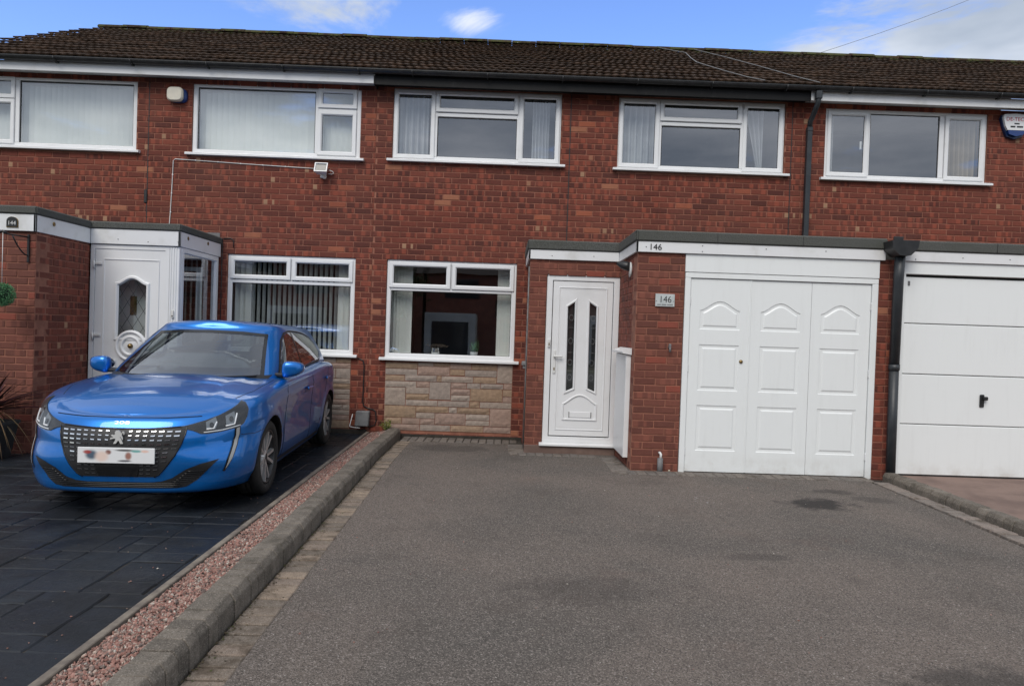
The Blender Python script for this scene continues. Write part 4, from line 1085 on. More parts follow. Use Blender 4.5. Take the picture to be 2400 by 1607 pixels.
# dead leaves, moss and weeds along the kerb foot
mb = MB()
for i in range(1800):
    y = -9+8.6*random.random(); x = kr(y)+abs(random.gauss(0, .012 if i % 3 else .05))+.004; z = gz(y)+.006; s = random.uniform(.003, .009)
    c = random.choice(((.06, .07, .02), (.07, .05, .025), (.045, .035, .02), (.09, .07, .04)))
    a = random.random()*6.28; mb.mesh([(x+s*math.cos(a+k*2.1)*random.uniform(.5, 1.3), y+s*math.sin(a+k*2.1)*random.uniform(.5, 1.3), z+random.uniform(0, s*.8)) for k in range(3)], [(0, 1, 2)], 0, c)
o = part('moss_litter', mb, MT['gravel'], None, kind='stuff', fix=False); o['label'] = 'moss and dead leaf crumbs along the foot of the kerb'; o['category'] = 'litter'
# yellow-green weed where kerb meets wall
def weed(name, P, n, hgt, label):
    mb = MB()
    for i in range(n):
        a = random.random()*6.28; r = random.uniform(.01, .06); h = hgt*random.uniform(.4, 1)
        base = Vector(P)+Vector((r*.4*math.cos(a), r*.4*math.sin(a), 0)); tip = base+Vector((r*math.cos(a), r*math.sin(a), h))
        for k in range(4):
            q = base.lerp(tip, .4+.2*k); s = random.uniform(.008, .016); d = Vector((random.uniform(-1, 1), random.uniform(-1, 1), random.uniform(.1, .8))).normalized(); w = d.orthogonal().normalized()*s*.5
            mb.face([q, q+d*s+w, q+d*s*2, q+d*s-w], 0, random.choice(((.12, .16, .02), (.2, .2, .03), (.06, .13, .02))))
        mb.tube([base, tip], .0015, 4, 0, (.1, .12, .03))
    o = part(name, mb, MT['gravel'], None, fix=False); o['label'] = label; o['category'] = 'weed'
weed('weed', (-1.52, -.13, .12), 34, .16, 'yellow-green weed growing where the kerb meets the brick wall')
# ================================================================ the blue hatchback
def lerp_t(tab, v):
    if v <= tab[0][0]: return tab[0][1]
    for (a, p), (b, q) in zip(tab[:-1], tab[1:]):
        if v <= b:
            f = (v-a)/(b-a); return p+(q-p)*f
    return tab[-1][1]
def smooth_t(tab):
    """monotone-ish cubic through table"""
    xs = [t[0] for t in tab]; ys = [t[1] for t in tab]; n = len(xs)
    m = [0]*n
    for i in range(n):
        if i == 0: m[i] = (ys[1]-ys[0])/(xs[1]-xs[0])
        elif i == n-1: m[i] = (ys[-1]-ys[-2])/(xs[-1]-xs[-2])
        else: m[i] = ((ys[i]-ys[i-1])/(xs[i]-xs[i-1])+(ys[i+1]-ys[i])/(xs[i+1]-xs[i]))/2
    def f(v):
        if v <= xs[0]: return ys[0]
        if v >= xs[-1]: return ys[-1]
        for i in range(n-1):
            if v <= xs[i+1]:
                h = xs[i+1]-xs[i]; t = (v-xs[i])/h; t2 = t*t; t3 = t2*t
                return (2*t3-3*t2+1)*ys[i]+(t3-2*t2+t)*h*m[i]+(-2*t3+3*t2)*ys[i+1]+(t3-t2)*h*m[i+1]
    return f
CAR = thing('parked_car', (-2.765, -3.60, .078), 'bright blue hatchback with black patterned grille parked nose-out on the dark printed drive', 'car', rz=R(-90+3.3))
CAR.scale = (1.0, .985, 1.0)
def cpart(name, mb, m, parent=None, smooth=None, fix=True, **k):
    return part(name, mb, m, parent or CAR, fix=fix, local=True, **k)
def paint():
    m, t, b = mat('blue_metallic_paint', (.001, .15, .52), .30, .62)
    b.inputs['Coat Weight'].default_value = .8; b.inputs['Coat Roughness'].default_value = .02
    p = t.n('ShaderNodeTexCoord').outputs['Object']
    f = t.noise(p, 900, 1, .5)
    t.set(b.inputs['Base Color'], t.mix(f, (.0004, .125, .45), (.0008, .17, .58))); return m
PAINT = paint(); BLKG = mat('gloss_black', (.008, .008, .009), .12)[0]; BLKM = mat('matt_black_plastic', (.014, .014, .015), .5)[0]
# front at +x (bumper .84), left +y, wheels at x=0 and -2.54
zs_f = smooth_t([(-3.3, .90), (-2.9, .965), (-2.4, .985), (-1.6, .955), (-.9, .93), (-.4, .905), (0, .865), (.4, .79), (.62, .735), (.9, .68)])
W_f = smooth_t([(.17, .79), (.27, .835), (.40, .858), (.55, .868), (.68, .8725), (.80, .862), (.90, .84)])
XF_f = smooth_t([(.17, .765), (.22, .80), (.30, .815), (.42, .838), (.55, .842), (.66, .83), (.74, .80), (.82, .75)])
XR_f = smooth_t([(.17, -3.08), (.30, -3.18), (.5, -3.215), (.65, -3.20), (.8, -3.15), (.9, -3.08)])
def ring_pts(t, NP=220):
    zn = .17+(.80-.17)*t; W, XF, XR = W_f(zn), XF_f(zn), XR_f(zn); out = []
    lf, lr, nf, nr = .80, .55, 2.45+.9*max(0, min(1, (.62-t)/.4)), 2.8
    # half outline from front centre to rear centre
    half = []
    for i in range(46):
        a = (i/45)*math.pi/2; half.append((XF-lf+lf*math.cos(a)**(2/nf), W*math.sin(a)**(2/nf)))
    x0, x1 = XF-lf, XR+lr
    for i in range(1, 60): half.append((x0+(x1-x0)*i/60, W))
    for i in range(31):
        a = math.pi/2*(1-i/30); half.append((XR+lr-lr*math.cos(a)**(2/nr), W*math.sin(a)**(2/nr)))
    res = []
    for x, y in half:
        y *= 1-.012*((x+1.3)/1.9)**2 + (.012*math.exp(-((x+2.5)/.5)**2)*-1)
        # waisted flanks between the arches
        side = max(0, (y/.87))**6
        y -= .018*side*math.exp(-((x+1.25)/.75)**2)*math.exp(-((t-.42)/.25)**2)
        z = .17+(zs_f(x)-.17)*t
        for wx in (0, -2.54):
            rw = math.hypot(x-wx, z-.31); y += .016*side*math.exp(-((rw-.37)/.055)**2)*(1 if z > .25 else 0)
        fr_ = max(0, min(1, (x-.45)/.25))                                     # nose: splitter lip, hollow intake flanks
        x += fr_*(.022*math.exp(-((z-.185)/.02)**2)-.020*math.exp(-((z-.30)/.05)**2)*min(1, max(0, (y-.38)/.15)))
        y += .010*side*math.exp(-((z-(zs_f(x)-.13))/.02)**2)                   # shoulder crease
        res.append([x, y, z])
    return res
TT = [0, .02, .05, .09, .14, .20, .26, .32, .38, .44, .5, .56, .62, .68, .74, .79, .84, .88, .915, .945]
rings = [ring_pts(t) for t in TT]
top = ring_pts(.975)
for k, (ins, up) in enumerate(((.012, .030), (.032, .055), (.062, .072), (.10, .083))):
    rr = []
    for i, (x, y, z) in enumerate(ring_pts(.945)):
        f = max(1e-4, (x+1.2))  # pull towards centreline
        nx_ = ins*(1 if x > -1.2 else -1)*max(0, (abs(x+1.2)-1.3)/.75)**2
        rr.append([x-nx_*1.0, max(0, y-ins) if y > ins else 0.0, z+up*.62])
    rings.append(rr)
NP = len(rings[0])
body = MB(); V = []; F = []
for r in rings:
    for x, y, z in r: V.append((x, y, z))
nr_ = len(rings)
for k in range(nr_-1):
    for i in range(NP-1):
        a = k*NP+i; F.append((a, a+1, a+1+NP, a+NP))
# bonnet / deck between the two shoulder lines
last = rings[-1]; M = 18; base = len(V)
crown = smooth_t([(-3.3, .01), (-2.5, .03), (-.6, .05), (0, .058), (.4, .052), (.65, .03), (.85, .0)])
for i, (x, y, z) in enumerate(last):
    for q in range(M+1):
        u = 1-q/M; yy_ = y*u; w = min(1, y/.45)
        ridge = .007*math.exp(-((abs(yy_)-.50)/.03)**2)*min(1, max(0, (.62-x)/.3))*min(1, max(0, (y-.6)/.1))
        hollow = -.0*math.exp(-((abs(yy_)-.36)/.10)**2)*min(1, max(0, (.5-x)/.3))
        V.append((x, yy_, z+crown(x)*w*(1-u*u)+ridge+hollow))
for i in range(NP-1):
    for q in range(M):
        a = base+i*(M+1)+q; F.append((a, a+1, a+M+2, a+M+1))
# underside
b2 = len(V)
for i, (x, y, z) in enumerate(rings[0]): V.append((x, 0, .19))
for i in range(NP-1): F.append((i, b2+i, b2+i+1, i+1))
n0 = len(V); V2 = [(x, -y, z) for x, y, z in V]
allV = V+V2; allF = F+[tuple(i+n0 for i in f[::-1]) for f in F]
bm = bmesh.new(); vs = [bm.verts.new(v) for v in allV]
for f in allF:
    try: bm.faces.new([vs[i] for i in f])
    except ValueError: pass
bmesh.ops.remove_doubles(bm, verts=bm.verts, dist=.0006)
bmesh.ops.dissolve_degenerate(bm, dist=.0002, edges=bm.edges)
bmesh.ops.recalc_face_normals(bm, faces=bm.faces)
full_me = bpy.data.meshes.new('full'); bm.to_mesh(full_me)
BVH = BVHTree.FromBMesh(bm)
# wheel arches: cut the skin on a circle, then shape a well
def cut_arch(bm, cx, r, cz=.31):
    for sgn in (1, -1):
        N = 28
        # clip by polygon of planes around the circle, only near the side
        geom = [f for f in bm.faces if f.calc_center_median().y*sgn > .45 and abs(f.calc_center_median().x-cx) < .6]
        for k in range(N):
            a = math.pi*2*k/N; nrm = Vector((math.cos(a), 0, math.sin(a))); pnt = Vector((cx, 0, cz))+nrm*r
            geom = [f for f in bm.faces if f.calc_center_median().y*sgn > .40 and abs(f.calc_center_median().x-cx) < .62]
            g = set(geom)
            for f in geom: g.update(f.verts); g.update(f.edges)
            bmesh.ops.bisect_plane(bm, geom=list(g), plane_co=pnt, plane_no=nrm, dist=1e-5)
        dele = []
        for f in bm.faces:
            c = f.calc_center_median()
            if c.y*sgn > .45 and math.hypot(c.x-cx, c.z-cz) < r*1.0005*math.cos(math.pi/N)+.002 and c.z < .75: dele.append(f)
        bmesh.ops.delete(bm, geom=dele, context='FACES')
RA = .348
cut_arch(bm, 0, RA); cut_arch(bm, -2.54, RA)
for f in bm.faces: f.smooth = True
me = bpy.data.meshes.new('body'); bm.to_mesh(me); bm.free()
BODY = cpart('body', me, PAINT, fix=False)
for cx in (0, -2.54):
    for sgn in (1, -1):
        mb = MB(); n = 28; V = []; F = []
        for k in range(n+1):
            a = math.pi*2*k/n
            for yy_ in (.88, .50): V.append((cx+(RA+.004)*math.cos(a), sgn*yy_, .31+(RA+.004)*math.sin(a)))
        V = []
        for k in range(n+1):
            a = -.5+(math.pi+1.0)*k/n; x_, z_ = cx+RA*math.cos(a), .31+RA*math.sin(a)
            h = BVH.ray_cast(Vector((x_, sgn*2, max(z_, .19))), Vector((0, -sgn, 0)))
            yo = abs(h[0].y) if h[0] else .84
            V += [(x_, sgn*(yo+.002), z_), (cx+(RA-.006)*math.cos(a), sgn*(yo-.004), .31+(RA-.006)*math.sin(a)), (x_, sgn*(yo-.03), z_), (x_, sgn*.52, z_)]
        for k in range(n):
            b = k*4; F += [(b, b+4, b+5, b+1), (b+1, b+5, b+6, b+2), (b+2, b+6, b+7, b+3)]
        V.append((cx, sgn*.52, .31)); c0 = len(V)-1
        F += [(k*4+3, k*4+7, c0) for k in range(n)]
        mb.mesh(V, F, 0, None, True); cpart('wheel_arch_liner', mb, BLKM)
# decals and lines that follow the skin
def hit(P, d, bvh=None):
    h = (bvh or BVH).ray_cast(Vector(P), Vector(d)); return h[0], h[1]
def skin_patch(mb, poly, frame, off=.003, grid=.025, bvh=None, depth=.0, mi=0, smooth=True):
    """polygon in a 2D frame (O,u,v,d): cut on a grid, dropped on the skin along d"""
    O, U_, V_, D_ = [Vector(q) for q in frame]
    bm = bmesh.new(); vs = [bm.verts.new((a, b, 0)) for a, b in poly]
    ed = [bm.edges.new((vs[i], vs[(i+1) % len(vs)])) for i in range(len(vs))]
    bmesh.ops.triangle_fill(bm, use_beauty=True, use_dissolve=True, edges=ed, normal=(0, 0, 1))
    xs = [p[0] for p in poly]; ys = [p[1] for p in poly]
    for ax, lo, hi in ((0, min(xs), max(xs)), (1, min(ys), max(ys))):
        k = lo+grid
        while k < hi:
            bmesh.ops.bisect_plane(bm, geom=bm.verts[:]+bm.edges[:]+bm.faces[:], plane_co=(k, 0, 0) if ax == 0 else (0, k, 0), plane_no=(1, 0, 0) if ax == 0 else (0, 1, 0), dist=1e-5); k += grid
    bm.verts.index_update(); P = []; prev = None
    for v in bm.verts:
        o = O+U_*v.co.x+V_*v.co.y; h, nn = hit(o-D_*3, D_, bvh)
        if h is None: h, nn = (prev or (o, -D_))
        prev = (h, nn); nn = nn if nn.dot(D_) < 0 else -nn
        P.append(h+nn*off)
    Fc = [tuple(v.index for v in f.verts) for f in bm.faces]; bm.free()
    mb.mesh(P, Fc, mi, None, smooth)
    return P
def skin_line(mb, pts, frame, r=.0028, off=.0, bvh=None, n=6, step=.03):
    O, U_, V_, D_ = [Vector(q) for q in frame]; Q = []; pts = [Vector((*p, 0)) for p in pts]
    for a, b in zip(pts[:-1], pts[1:]):
        k = max(1, int((b-a).length/step))
        for i in range(k+1 if b is pts[-1] else k):
            p = a.lerp(b, i/k); h, nn = hit(O+U_*p.x+V_*p.y-D_*3, D_, bvh)
            if h is not None: Q.append(h+(nn if nn.dot(D_) < 0 else -nn)*off)
    if len(Q) > 1: mb.tube(Q, r, n)
FRONT = ((0, 0, 0), (0, 1, 0), (0, 0, 1), (-1, 0, 0))
LEFT = ((0, 0, 0), (1, 0, 0), (0, 0, 1), (0, -1, 0)); RIGHT = ((0, 0, 0), (1, 0, 0), (0, 0, 1), (0, 1, 0))
TOP = ((0, 0, 0), (1, 0, 0), (0, 1, 0), (0, 0, -1))
c35, s35 = math.cos(R(40)), math.sin(R(40))
CORN = {1: ((0, 0, 0), (-s35, c35, 0), (0, 0, 1), (-c35, -s35, 0)), -1: ((0, 0, 0), (-s35, -c35, 0), (0, 0, 1), (-c35, s35, 0))}
# grille
def sym(half): return half+[(-y, z) for y, z in half[::-1]]
GR = sym([(0, .636), (.20, .638), (.40, .650), (.445, .655), (.440, .60), (.42, .53), (.385, .45), (.33, .36), (.27, .285), (.235, .262), (0, .255)])
GR = [(0, .636), (.20, .638), (.40, .650), (.445, .655), (.440, .60), (.42, .53), (.385, .45), (.335, .375), (.285, .315), (.25, .296)]
GR = GR+[(-y, z) for y, z in GR[::-1][:-1]]
mb = MB(); skin_patch(mb, GR, FRONT, .003); grl = cpart('grille', mb, BLKM)
def in_poly(p, poly):
    x, y = p; c = False
    for i in range(len(poly)):
        (x0, y0), (x1, y1) = poly[i-1], poly[i]
        if (y0 > y) != (y1 > y) and x < (x1-x0)*(y-y0)/(y1-y0)+x0: c = not c
    return c
mb = MB(); mb2 = MB()
row = 0; z = .618
while z > .305:
    for sgn in (1, -1):
        for k in range(9):
            y = .028+k*.052-(.618-z)*.18*(k/8)*.9
            w = .0095+.009*k/8; hgt = .0026+.0016*k/8
            if y < .06 and .52 < z: continue
            if abs(y) < .155 and z < .39: continue
            if in_poly((y+w*1.3, z), GR) and in_poly((y+w*1.3, z-.012), GR):
                pl = [(sgn*(y-w), z-hgt), (sgn*(y+w), z-hgt+.001), (sgn*(y+w), z+hgt+.004), (sgn*(y+w*.6), z+hgt+.001), (sgn*(y-w), z+hgt)]
                if sgn < 0: pl = pl[::-1]
                skin_patch(mb if z > .44 else mb2, pl, FRONT, .009, .05)
    z -= .0295; row += 1
cpart('grille_inserts', mb, MT['chrome'], grl, kind='stuff'); cpart('lower_grille_inserts', mb2, mat('dark_chrome', (.22, .22, .23), .25, .9)[0], grl, kind='stuff')
mb = MB(); skin_line(mb, GR[:10]+[], FRONT, .006, .003); skin_line(mb, [(-y, z) for y, z in GR[:10]], FRONT, .006, .003); cpart('grille_surround', mb, BLKG, grl)
mb = MB(); skin_patch(mb, [(-.135, .302), (.135, .302), (.155, .375), (-.155, .375)], FRONT, .008); cpart('radar_panel', mb, BLKG, grl)
# lower intake
IN = [(.60, .352), (.50, .325), (.36, .262), (.30, .232), (.22, .222), (0, .220)]; IO = [(0, .178), (.30, .180), (.40, .186), (.46, .225), (.54, .285), (.66, .368), (.70, .382), (.66, .366)]
IH = [(.66, .412), (.55, .385), (.46, .350), (.37, .288), (.30, .264), (.22, .257)]; IL = [(.40, .212), (.46, .222), (.53, .268), (.60, .345)]
IP = IH+[(-y_, z_) for y_, z_ in IH[::-1]]+[(-y_, z_) for y_, z_ in IL[::-1]]+IL
mb = MB(); skin_patch(mb, IP, FRONT, .003); low = cpart('lower_intake', mb, BLKM)
mb = MB()
for k, (z_, yw) in enumerate(((.224, .41), (.236, .43), (.248, .42))): skin_line(mb, [(-yw, z_), (yw, z_)], FRONT, .0028, .006)
for sgn in (1, -1):
    for z_, a, b in ((.262, .36, .50), (.276, .38, .52), (.290, .40, .535), (.305, .42, .55), (.32, .44, .56), (.336, .46, .575)): skin_line(mb, [(sgn*a, z_), (sgn*b, z_)], FRONT, .0028, .006)
cpart('intake_slats', mb, BLKG, low)
mb = MB()
for sgn in (1, -1): skin_line(mb, [(sgn*.70, .386), (sgn*.55, .354), (sgn*.47, .323), (sgn*.36, .26), (sgn*.30, .231)], FRONT, .006, .002)

# number plate
h, nn = hit((3, 0, .45), (-1, 0, 0)); px_ = h.x+.012
def plate_mat():
    m, t, b = mat('number_plate', (.72, .73, .74), .35); p = t.n('ShaderNodeTexCoord').outputs['Object']; x, y, z = t.sep(p); c = (.72, .73, .74)
    col = t.n('ShaderNodeRGB'); col.outputs[0].default_value = (*c, 1); cc = col.outputs[0]
    for (cy, cz, ry, rz_, k) in [(-a_, b_+.046, c_, d_, e_) for a_, b_, c_, d_, e_ in ((.17, .41, .045, .035, (.01, .05, .10)), (.20, .43, .03, .014, (.35, .04, .03)), (.055, .43, .022, .018, (.18, .05, .03)), (-.085, .405, .024, .03, (.28, .10, .06)), (-.06, .445, .07, .008, (.05, .05, .05)), (-.06, .37, .05, .008, (.07, .07, .08)), (-.14, .44, .04, .01, (.12, .36, .34)), (-.2, .44, .03, .01, (.75, .5, .42)), (.10, .40, .05, .04, (.75, .58, .50)))]:
        d = t.vmath('LENGTH', t.xyz(t.math('DIVIDE', t.math('SUBTRACT', y, cy), ry), t.math('DIVIDE', t.math('SUBTRACT', z, cz), rz_), 0.0))
        cc = t.mix(t.smooth(d, .5, 1.3, .9, 0), cc, k)
    t.set(b.inputs['Base Color'], cc); return m
mb = MB(); mb.box(px_-.004, px_+.006, -.268, .268, .397, .509, .003); cpart('number_plate', mb, plate_mat())
# badge: a rampant lion, and the model figures
mb = MB(); hb, nb = hit((3, 0, .565), (-1, 0, 0))
LION = [(-.042, .048), (-.03, .052), (-.010, .044), (.004, .060), (.0, .078), (.014, .096), (.038, .098), (.056, .086), (.066, .062), (.074, .075), (.080, .088), (.094, .088), (.100, .062), (.092, .050), (.088, .076), (.080, .070), (.072, .045), (.084, .022), (.086, .004), (.078, -.006), (.074, .008), (.066, .024), (.052, .032), (.064, .010), (.088, -.046), (.060, -.046), (.044, -.014), (.034, -.012), (.012, -.046), (-.016, -.046), (.004, -.012), (.008, .010), (-.012, .008), (-.050, .000), (-.044, .018), (-.012, .026), (-.032, .036)]
mb.prism([((u-.025)*.66, v*.66) for u, v in LION], lambda u, v, w: (hb.x+.020-w, -u*-1, .566+v), .008); cpart('lion_badge', mb, mat('satin_badge', (.72, .72, .70), .35, .4)[0])
ht, ntp = hit((3, 0, .672), (-1, 0, 0))
mb = MB(); text_mb(mb, '208', .030, lambda u, v, w: (hit((3, u*2.5, .668+v), (-1, 0, 0))[0].x+.002+w*.3, u*2.5, .668+v), .002); cpart('model_figures', mb, mat('satin_figures', (.5, .52, .55), .3, .6)[0])
# headlights with daytime fangs
LAMP_B = mat('lamp_housing', (.012, .012, .013), .35)[0]; LAMP_W = mat('lamp_reflector', (.20, .21, .22), .3, .7)[0]; DRL = mat('drl_lens', (.34, .35, .35), .25)[0]
for sgn in (1, -1):
    FRM = CORN[sgn]
    P = [(-.175, .650), (-.10, .668), (.0, .694), (.12, .732), (.24, .778), (.315, .812), (.335, .80), (.34, .755), (.32, .700), (.285, .652), (.24, .628), (.10, .606), (.0, .596), (-.05, .598), (-.10, .622), (-.175, .640)]
    if sgn < 0: pass
    mb = MB(); skin_patch(mb, P, FRM, .004); hl = cpart('headlight', mb, LAMP_B)
    mb = MB()
    for c0 in (.02, .165):
        w = .062; z0 = .618+(c0*.11); q = [(c0-w*.5, z0), (c0+w*.55, z0+.008), (c0+w*.85, z0+.045), (c0+w*.75, z0+.088+c0*.12), (c0-w*.45, z0+.055+c0*.14)]
        skin_patch(mb, q, FRM, .008)
    cpart('reflector', mb, LAMP_W, hl)
    mb = MB()
    for c0 in (.03, .18):
        z0 = .654+(c0-.03)*.24; skin_patch(mb, [(c0+.016*math.cos(a), z0+.020*math.sin(a)) for a in [k*math.pi/7 for k in range(14)]], FRM, .012, .02)
    cpart('projector_lens', mb, mat('dark_projector', (.03, .032, .035), .05)[0], hl)
    mb = MB(); skin_line(mb, [(-.03, .606), (.10, .616), (.25, .641)], FRM, .004, .008); skin_line(mb, [(-.01, .628), (.04, .630), (.068, .676)], FRM, .006, .011); skin_line(mb, [(.13, .642), (.20, .652), (.228, .728)], FRM, .006, .011); cpart('light_guide', mb, mat('pale_light_guide', (.75, .76, .78), .2)[0], hl)
    mb = MB(); skin_patch(mb, [(p[0]*1.0, p[1]) for p in P], FRM, .016); cpart('lens', mb, MT['lamp_lens'], hl)
    mb = MB(); skin_patch(mb, [(.205, .622), (.252, .632), (.25, .58), (.226, .50), (.18, .41), (.115, .315), (.10, .318), (.135, .41), (.178, .50), (.202, .57)], FRM, .005); fg = cpart('daytime_light', mb, BLKG, hl)
    mb = MB(); skin_patch(mb, [(.214, .622), (.243, .628), (.241, .58), (.216, .50), (.172, .41), (.115, .328), (.145, .41), (.187, .50), (.211, .57)], FRM, .009); cpart('daytime_lens', mb, DRL, hl)
# bonnet shut line, wing lines
SEAM = mat('panel_gap', (.004, .012, .035), .6)[0]
mb = MB(); skin_line(mb, [(-.52, .720), (-.3, .712), (0, .709), (.3, .712), (.52, .720)], FRONT, .0036, .0012); cpart('bonnet_shut_line', mb, SEAM)
for sgn in (1, -1):
    mb = MB(); skin_line(mb, [(.34, sgn*.66), (.1, sgn*.735), (-.15, sgn*.752), (-.42, sgn*.752)], TOP, .003); cpart('bonnet_shut_line', mb, SEAM)
    SIDE = LEFT if sgn > 0 else RIGHT
    mb = MB(); skin_line(mb, [(-.50, .90), (-.46, .78), (-.43, .6), (-.44, .4), (-.47, .24)], SIDE, .003); skin_line(mb, [(-1.52, .955), (-1.52, .7), (-1.55, .45), (-1.56, .24)], SIDE, .003); skin_line(mb, [(-2.47, .99), (-2.32, .80), (-2.25, .66)], SIDE, .003); skin_line(mb, [(-2.08, .38), (-2.02, .24)], SIDE, .003); skin_line(mb, [(-.47, .24), (-2.02, .24)], SIDE, .003); skin_line(mb, [(.25, .58), (.36, .56), (.5, .57)], SIDE, .0025); cpart('door_shut_line', mb, SEAM)
    for x_, z_ in ((-1.28, .775), (-2.27, .815)):
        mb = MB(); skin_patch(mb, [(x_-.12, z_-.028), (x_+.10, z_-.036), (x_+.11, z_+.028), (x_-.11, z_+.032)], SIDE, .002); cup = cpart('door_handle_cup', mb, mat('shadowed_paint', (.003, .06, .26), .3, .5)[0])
        mb = MB(); h0, n0_ = hit((x_, sgn*3, z_), (0, -sgn, 0)); yb = abs(h0.y)
        mb.box(x_-.115, x_+.09, min(sgn*(yb+.012), sgn*(yb+.034)), max(sgn*(yb+.012), sgn*(yb+.034)), z_-.004, z_+.026, .009); cpart('door_handle', mb, PAINT, cup)
    mb = MB(); skin_patch(mb, [(-.36, .20), (-2.16, .20), (-2.16, .235), (-.36, .235)], SIDE, .004); cpart('sill_trim', mb, BLKM)
# ---- greenhouse
def gh_ring(t):
    zb = None; XF = -.20-.80*t; XR = -3.12+.20*max(0, t)**1.2; W = .752-.152*max(0, t)**1.25; lf, lr, nf, nr = .55-.15*t, .36, 2.5, 3.0; half = []
    for i in range(40):
        a = (i/39)*math.pi/2; half.append((XF-lf+lf*math.cos(a)**(2/nf), W*math.sin(a)**(2/nf)))
    x0, x1 = XF-lf, XR+lr
    for i in range(1, 46): half.append((x0+(x1-x0)*i/46, W*(1-.045*(i/46))))
    for i in range(26):
        a = math.pi/2*(1-i/25); half.append((XR+lr-lr*math.cos(a)**(2/nr), W*.955*math.sin(a)**(2/nr)))
    out = []
    for x, y in half:
        zb = zs_f(max(-3.1, min(0, x)))+.02; zt = 1.372-.055*((x+1.55)/1.1)**2*(.55 if x > -1.55 else .62)
        out.append((x, y, zb+(zt-zb)*t))
    return out
GT = [-.06, .0, .06, .12, .2, .28, .36, .44, .52, .6, .68, .76, .84, .9, .95, 1.0]
gr = [gh_ring(t) for t in GT]
for ins, up in ((.016, .016), (.04, .029), (.075, .040)):
    gr.append([(x-(ins*max(0, (x+1.15))*.9 if x > -1.15 else -ins*max(0, (-2.3-x))*1.2), max(0, y-ins), z+up) for x, y, z in gh_ring(1.0)])
NP = len(gr[0]); V = [p for r in gr for p in r]; F = []
for k in range(len(gr)-1):
    for i in range(NP-1): a = k*NP+i; F.append((a, a+1, a+1+NP, a+NP))
last = gr[-1]; base = len(V); M = 12
for (x, y, z) in last:
    for q in range(M+1):
        u = 1-q/M; V.append((x, y*u, z+.034*min(1, y/.3)*(1-u*u)))
for i in range(NP-1):
    for q in range(M): a = base+i*(M+1)+q; F.append((a, a+1, a+M+2, a+M+1))
n0 = len(V); allV = V+[(x, -y, z) for x, y, z in V]; allF = F+[tuple(i+n0 for i in f[::-1]) for f in F]
bm = bmesh.new(); vs = [bm.verts.new(v) for v in allV]
for f in allF:
    try: bm.faces.new([vs[i] for i in f])
    except ValueError: pass
bmesh.ops.remove_doubles(bm, verts=bm.verts, dist=.0005); bmesh.ops.dissolve_degenerate(bm, dist=.0002, edges=bm.edges); bmesh.ops.recalc_face_normals(bm, faces=bm.faces)
GB = BVHTree.FromBMesh(bm)
WS = [(-.515, 1.312), (-.30, 1.330), (0, 1.338), (.30, 1.330), (.515, 1.312), (.555, 1.20), (.612, 1.05), (.65, .945), (.45, .925), (0, .915), (-.45, .925), (-.65, .945), (-.612, 1.05), (-.555, 1.20)]
W1 = [(-.66, .968), (-.88, 1.118), (-1.08, 1.245), (-1.24, 1.315), (-1.40, 1.335), (-1.50, 1.335), (-1.545, .985)]
W2 = [(-1.60, .988), (-1.56, 1.335), (-1.85, 1.328), (-2.12, 1.308), (-2.36, 1.268), (-2.54, 1.195), (-2.60, 1.11), (-2.50, 1.03)]
TRIM = [(-.56, .952), (-.64, .972), (-.87, 1.135), (-1.07, 1.262), (-1.24, 1.335), (-1.40, 1.356), (-1.55, 1.358), (-1.85, 1.349), (-2.14, 1.328), (-2.39, 1.287), (-2.585, 1.205), (-2.65, 1.10), (-2.53, 1.012), (-1.57, .965), (-.9, .945)]
RW = [(-.50, 1.27), (.50, 1.27), (.56, 1.02), (-.56, 1.02)]
def shrink(p, d): return poly_inset(p if sum((p[i-1][0]*p[i][1]-p[i][0]*p[i-1][1]) for i in range(len(p))) > 0 else p[::-1], d)
ws_s, w1_s, w2_s, rw_s = shrink(WS, .012), shrink(W1, .008), shrink(W2, .008), shrink(RW, .012)
dele = []
for f in bm.faces:
    c = f.calc_center_median(); n_ = f.normal
    if c.x > -1.0 and n_.x > .25 and in_poly((c.y, c.z), ws_s) : dele.append(f)
    elif abs(n_.y) > .6 and (in_poly((c.x, c.z), w1_s) or in_poly((c.x, c.z), w2_s)): dele.append(f)
    elif n_.x < -.3 and c.x < -2.5 and in_poly((c.y, c.z), rw_s): dele.append(f)
bmesh.ops.delete(bm, geom=dele, context='FACES')
for f in bm.faces: f.smooth = True
me = bpy.data.meshes.new('roof'); bm.to_mesh(me); bm.free(); cpart('roof_and_pillars', me, PAINT, fix=False)
def band(mb, outer, inner_d, frame, off, bvh):      # ring-shaped patch
    A = outer if sum((outer[i-1][0]*outer[i][1]-outer[i][0]*outer[i-1][1]) for i in range(len(outer))) > 0 else outer[::-1]
    B = poly_inset(A, inner_d); n = len(A)
    for i in range(n):
        k = max(1, int((Vector(A[i])-Vector(A[(i+1) % n])).length/.04))
        for q in range(k):
            f0, f1 = q/k, (q+1)/k; L_ = lambda P, f: Vector(P[i]).lerp(Vector(P[(i+1) % n]), f)
            quad = [L_(A, f0), L_(A, f1), L_(B, f1), L_(B, f0)]; O, U_, V_, D_ = [Vector(v) for v in frame]; pts = []
            for p in quad:
                h, nn = hit(O+U_*p.x+V_*p.y-D_*3, D_, bvh)
                if h is None: break
                pts.append(h+(nn if nn.dot(D_) < 0 else -nn)*off)
            if len(pts) == 4: mb.face(pts, 0, None, None, True)
mb = MB(); band(mb, shrink(WS, -.006), .026, FRONT, .003, GB); wsf = cpart('windscreen_surround', mb, BLKG)
mb = MB(); skin_patch(mb, WS, FRONT, .0015, .05, GB); cpart('windscreen', mb, MT['screen'], wsf)
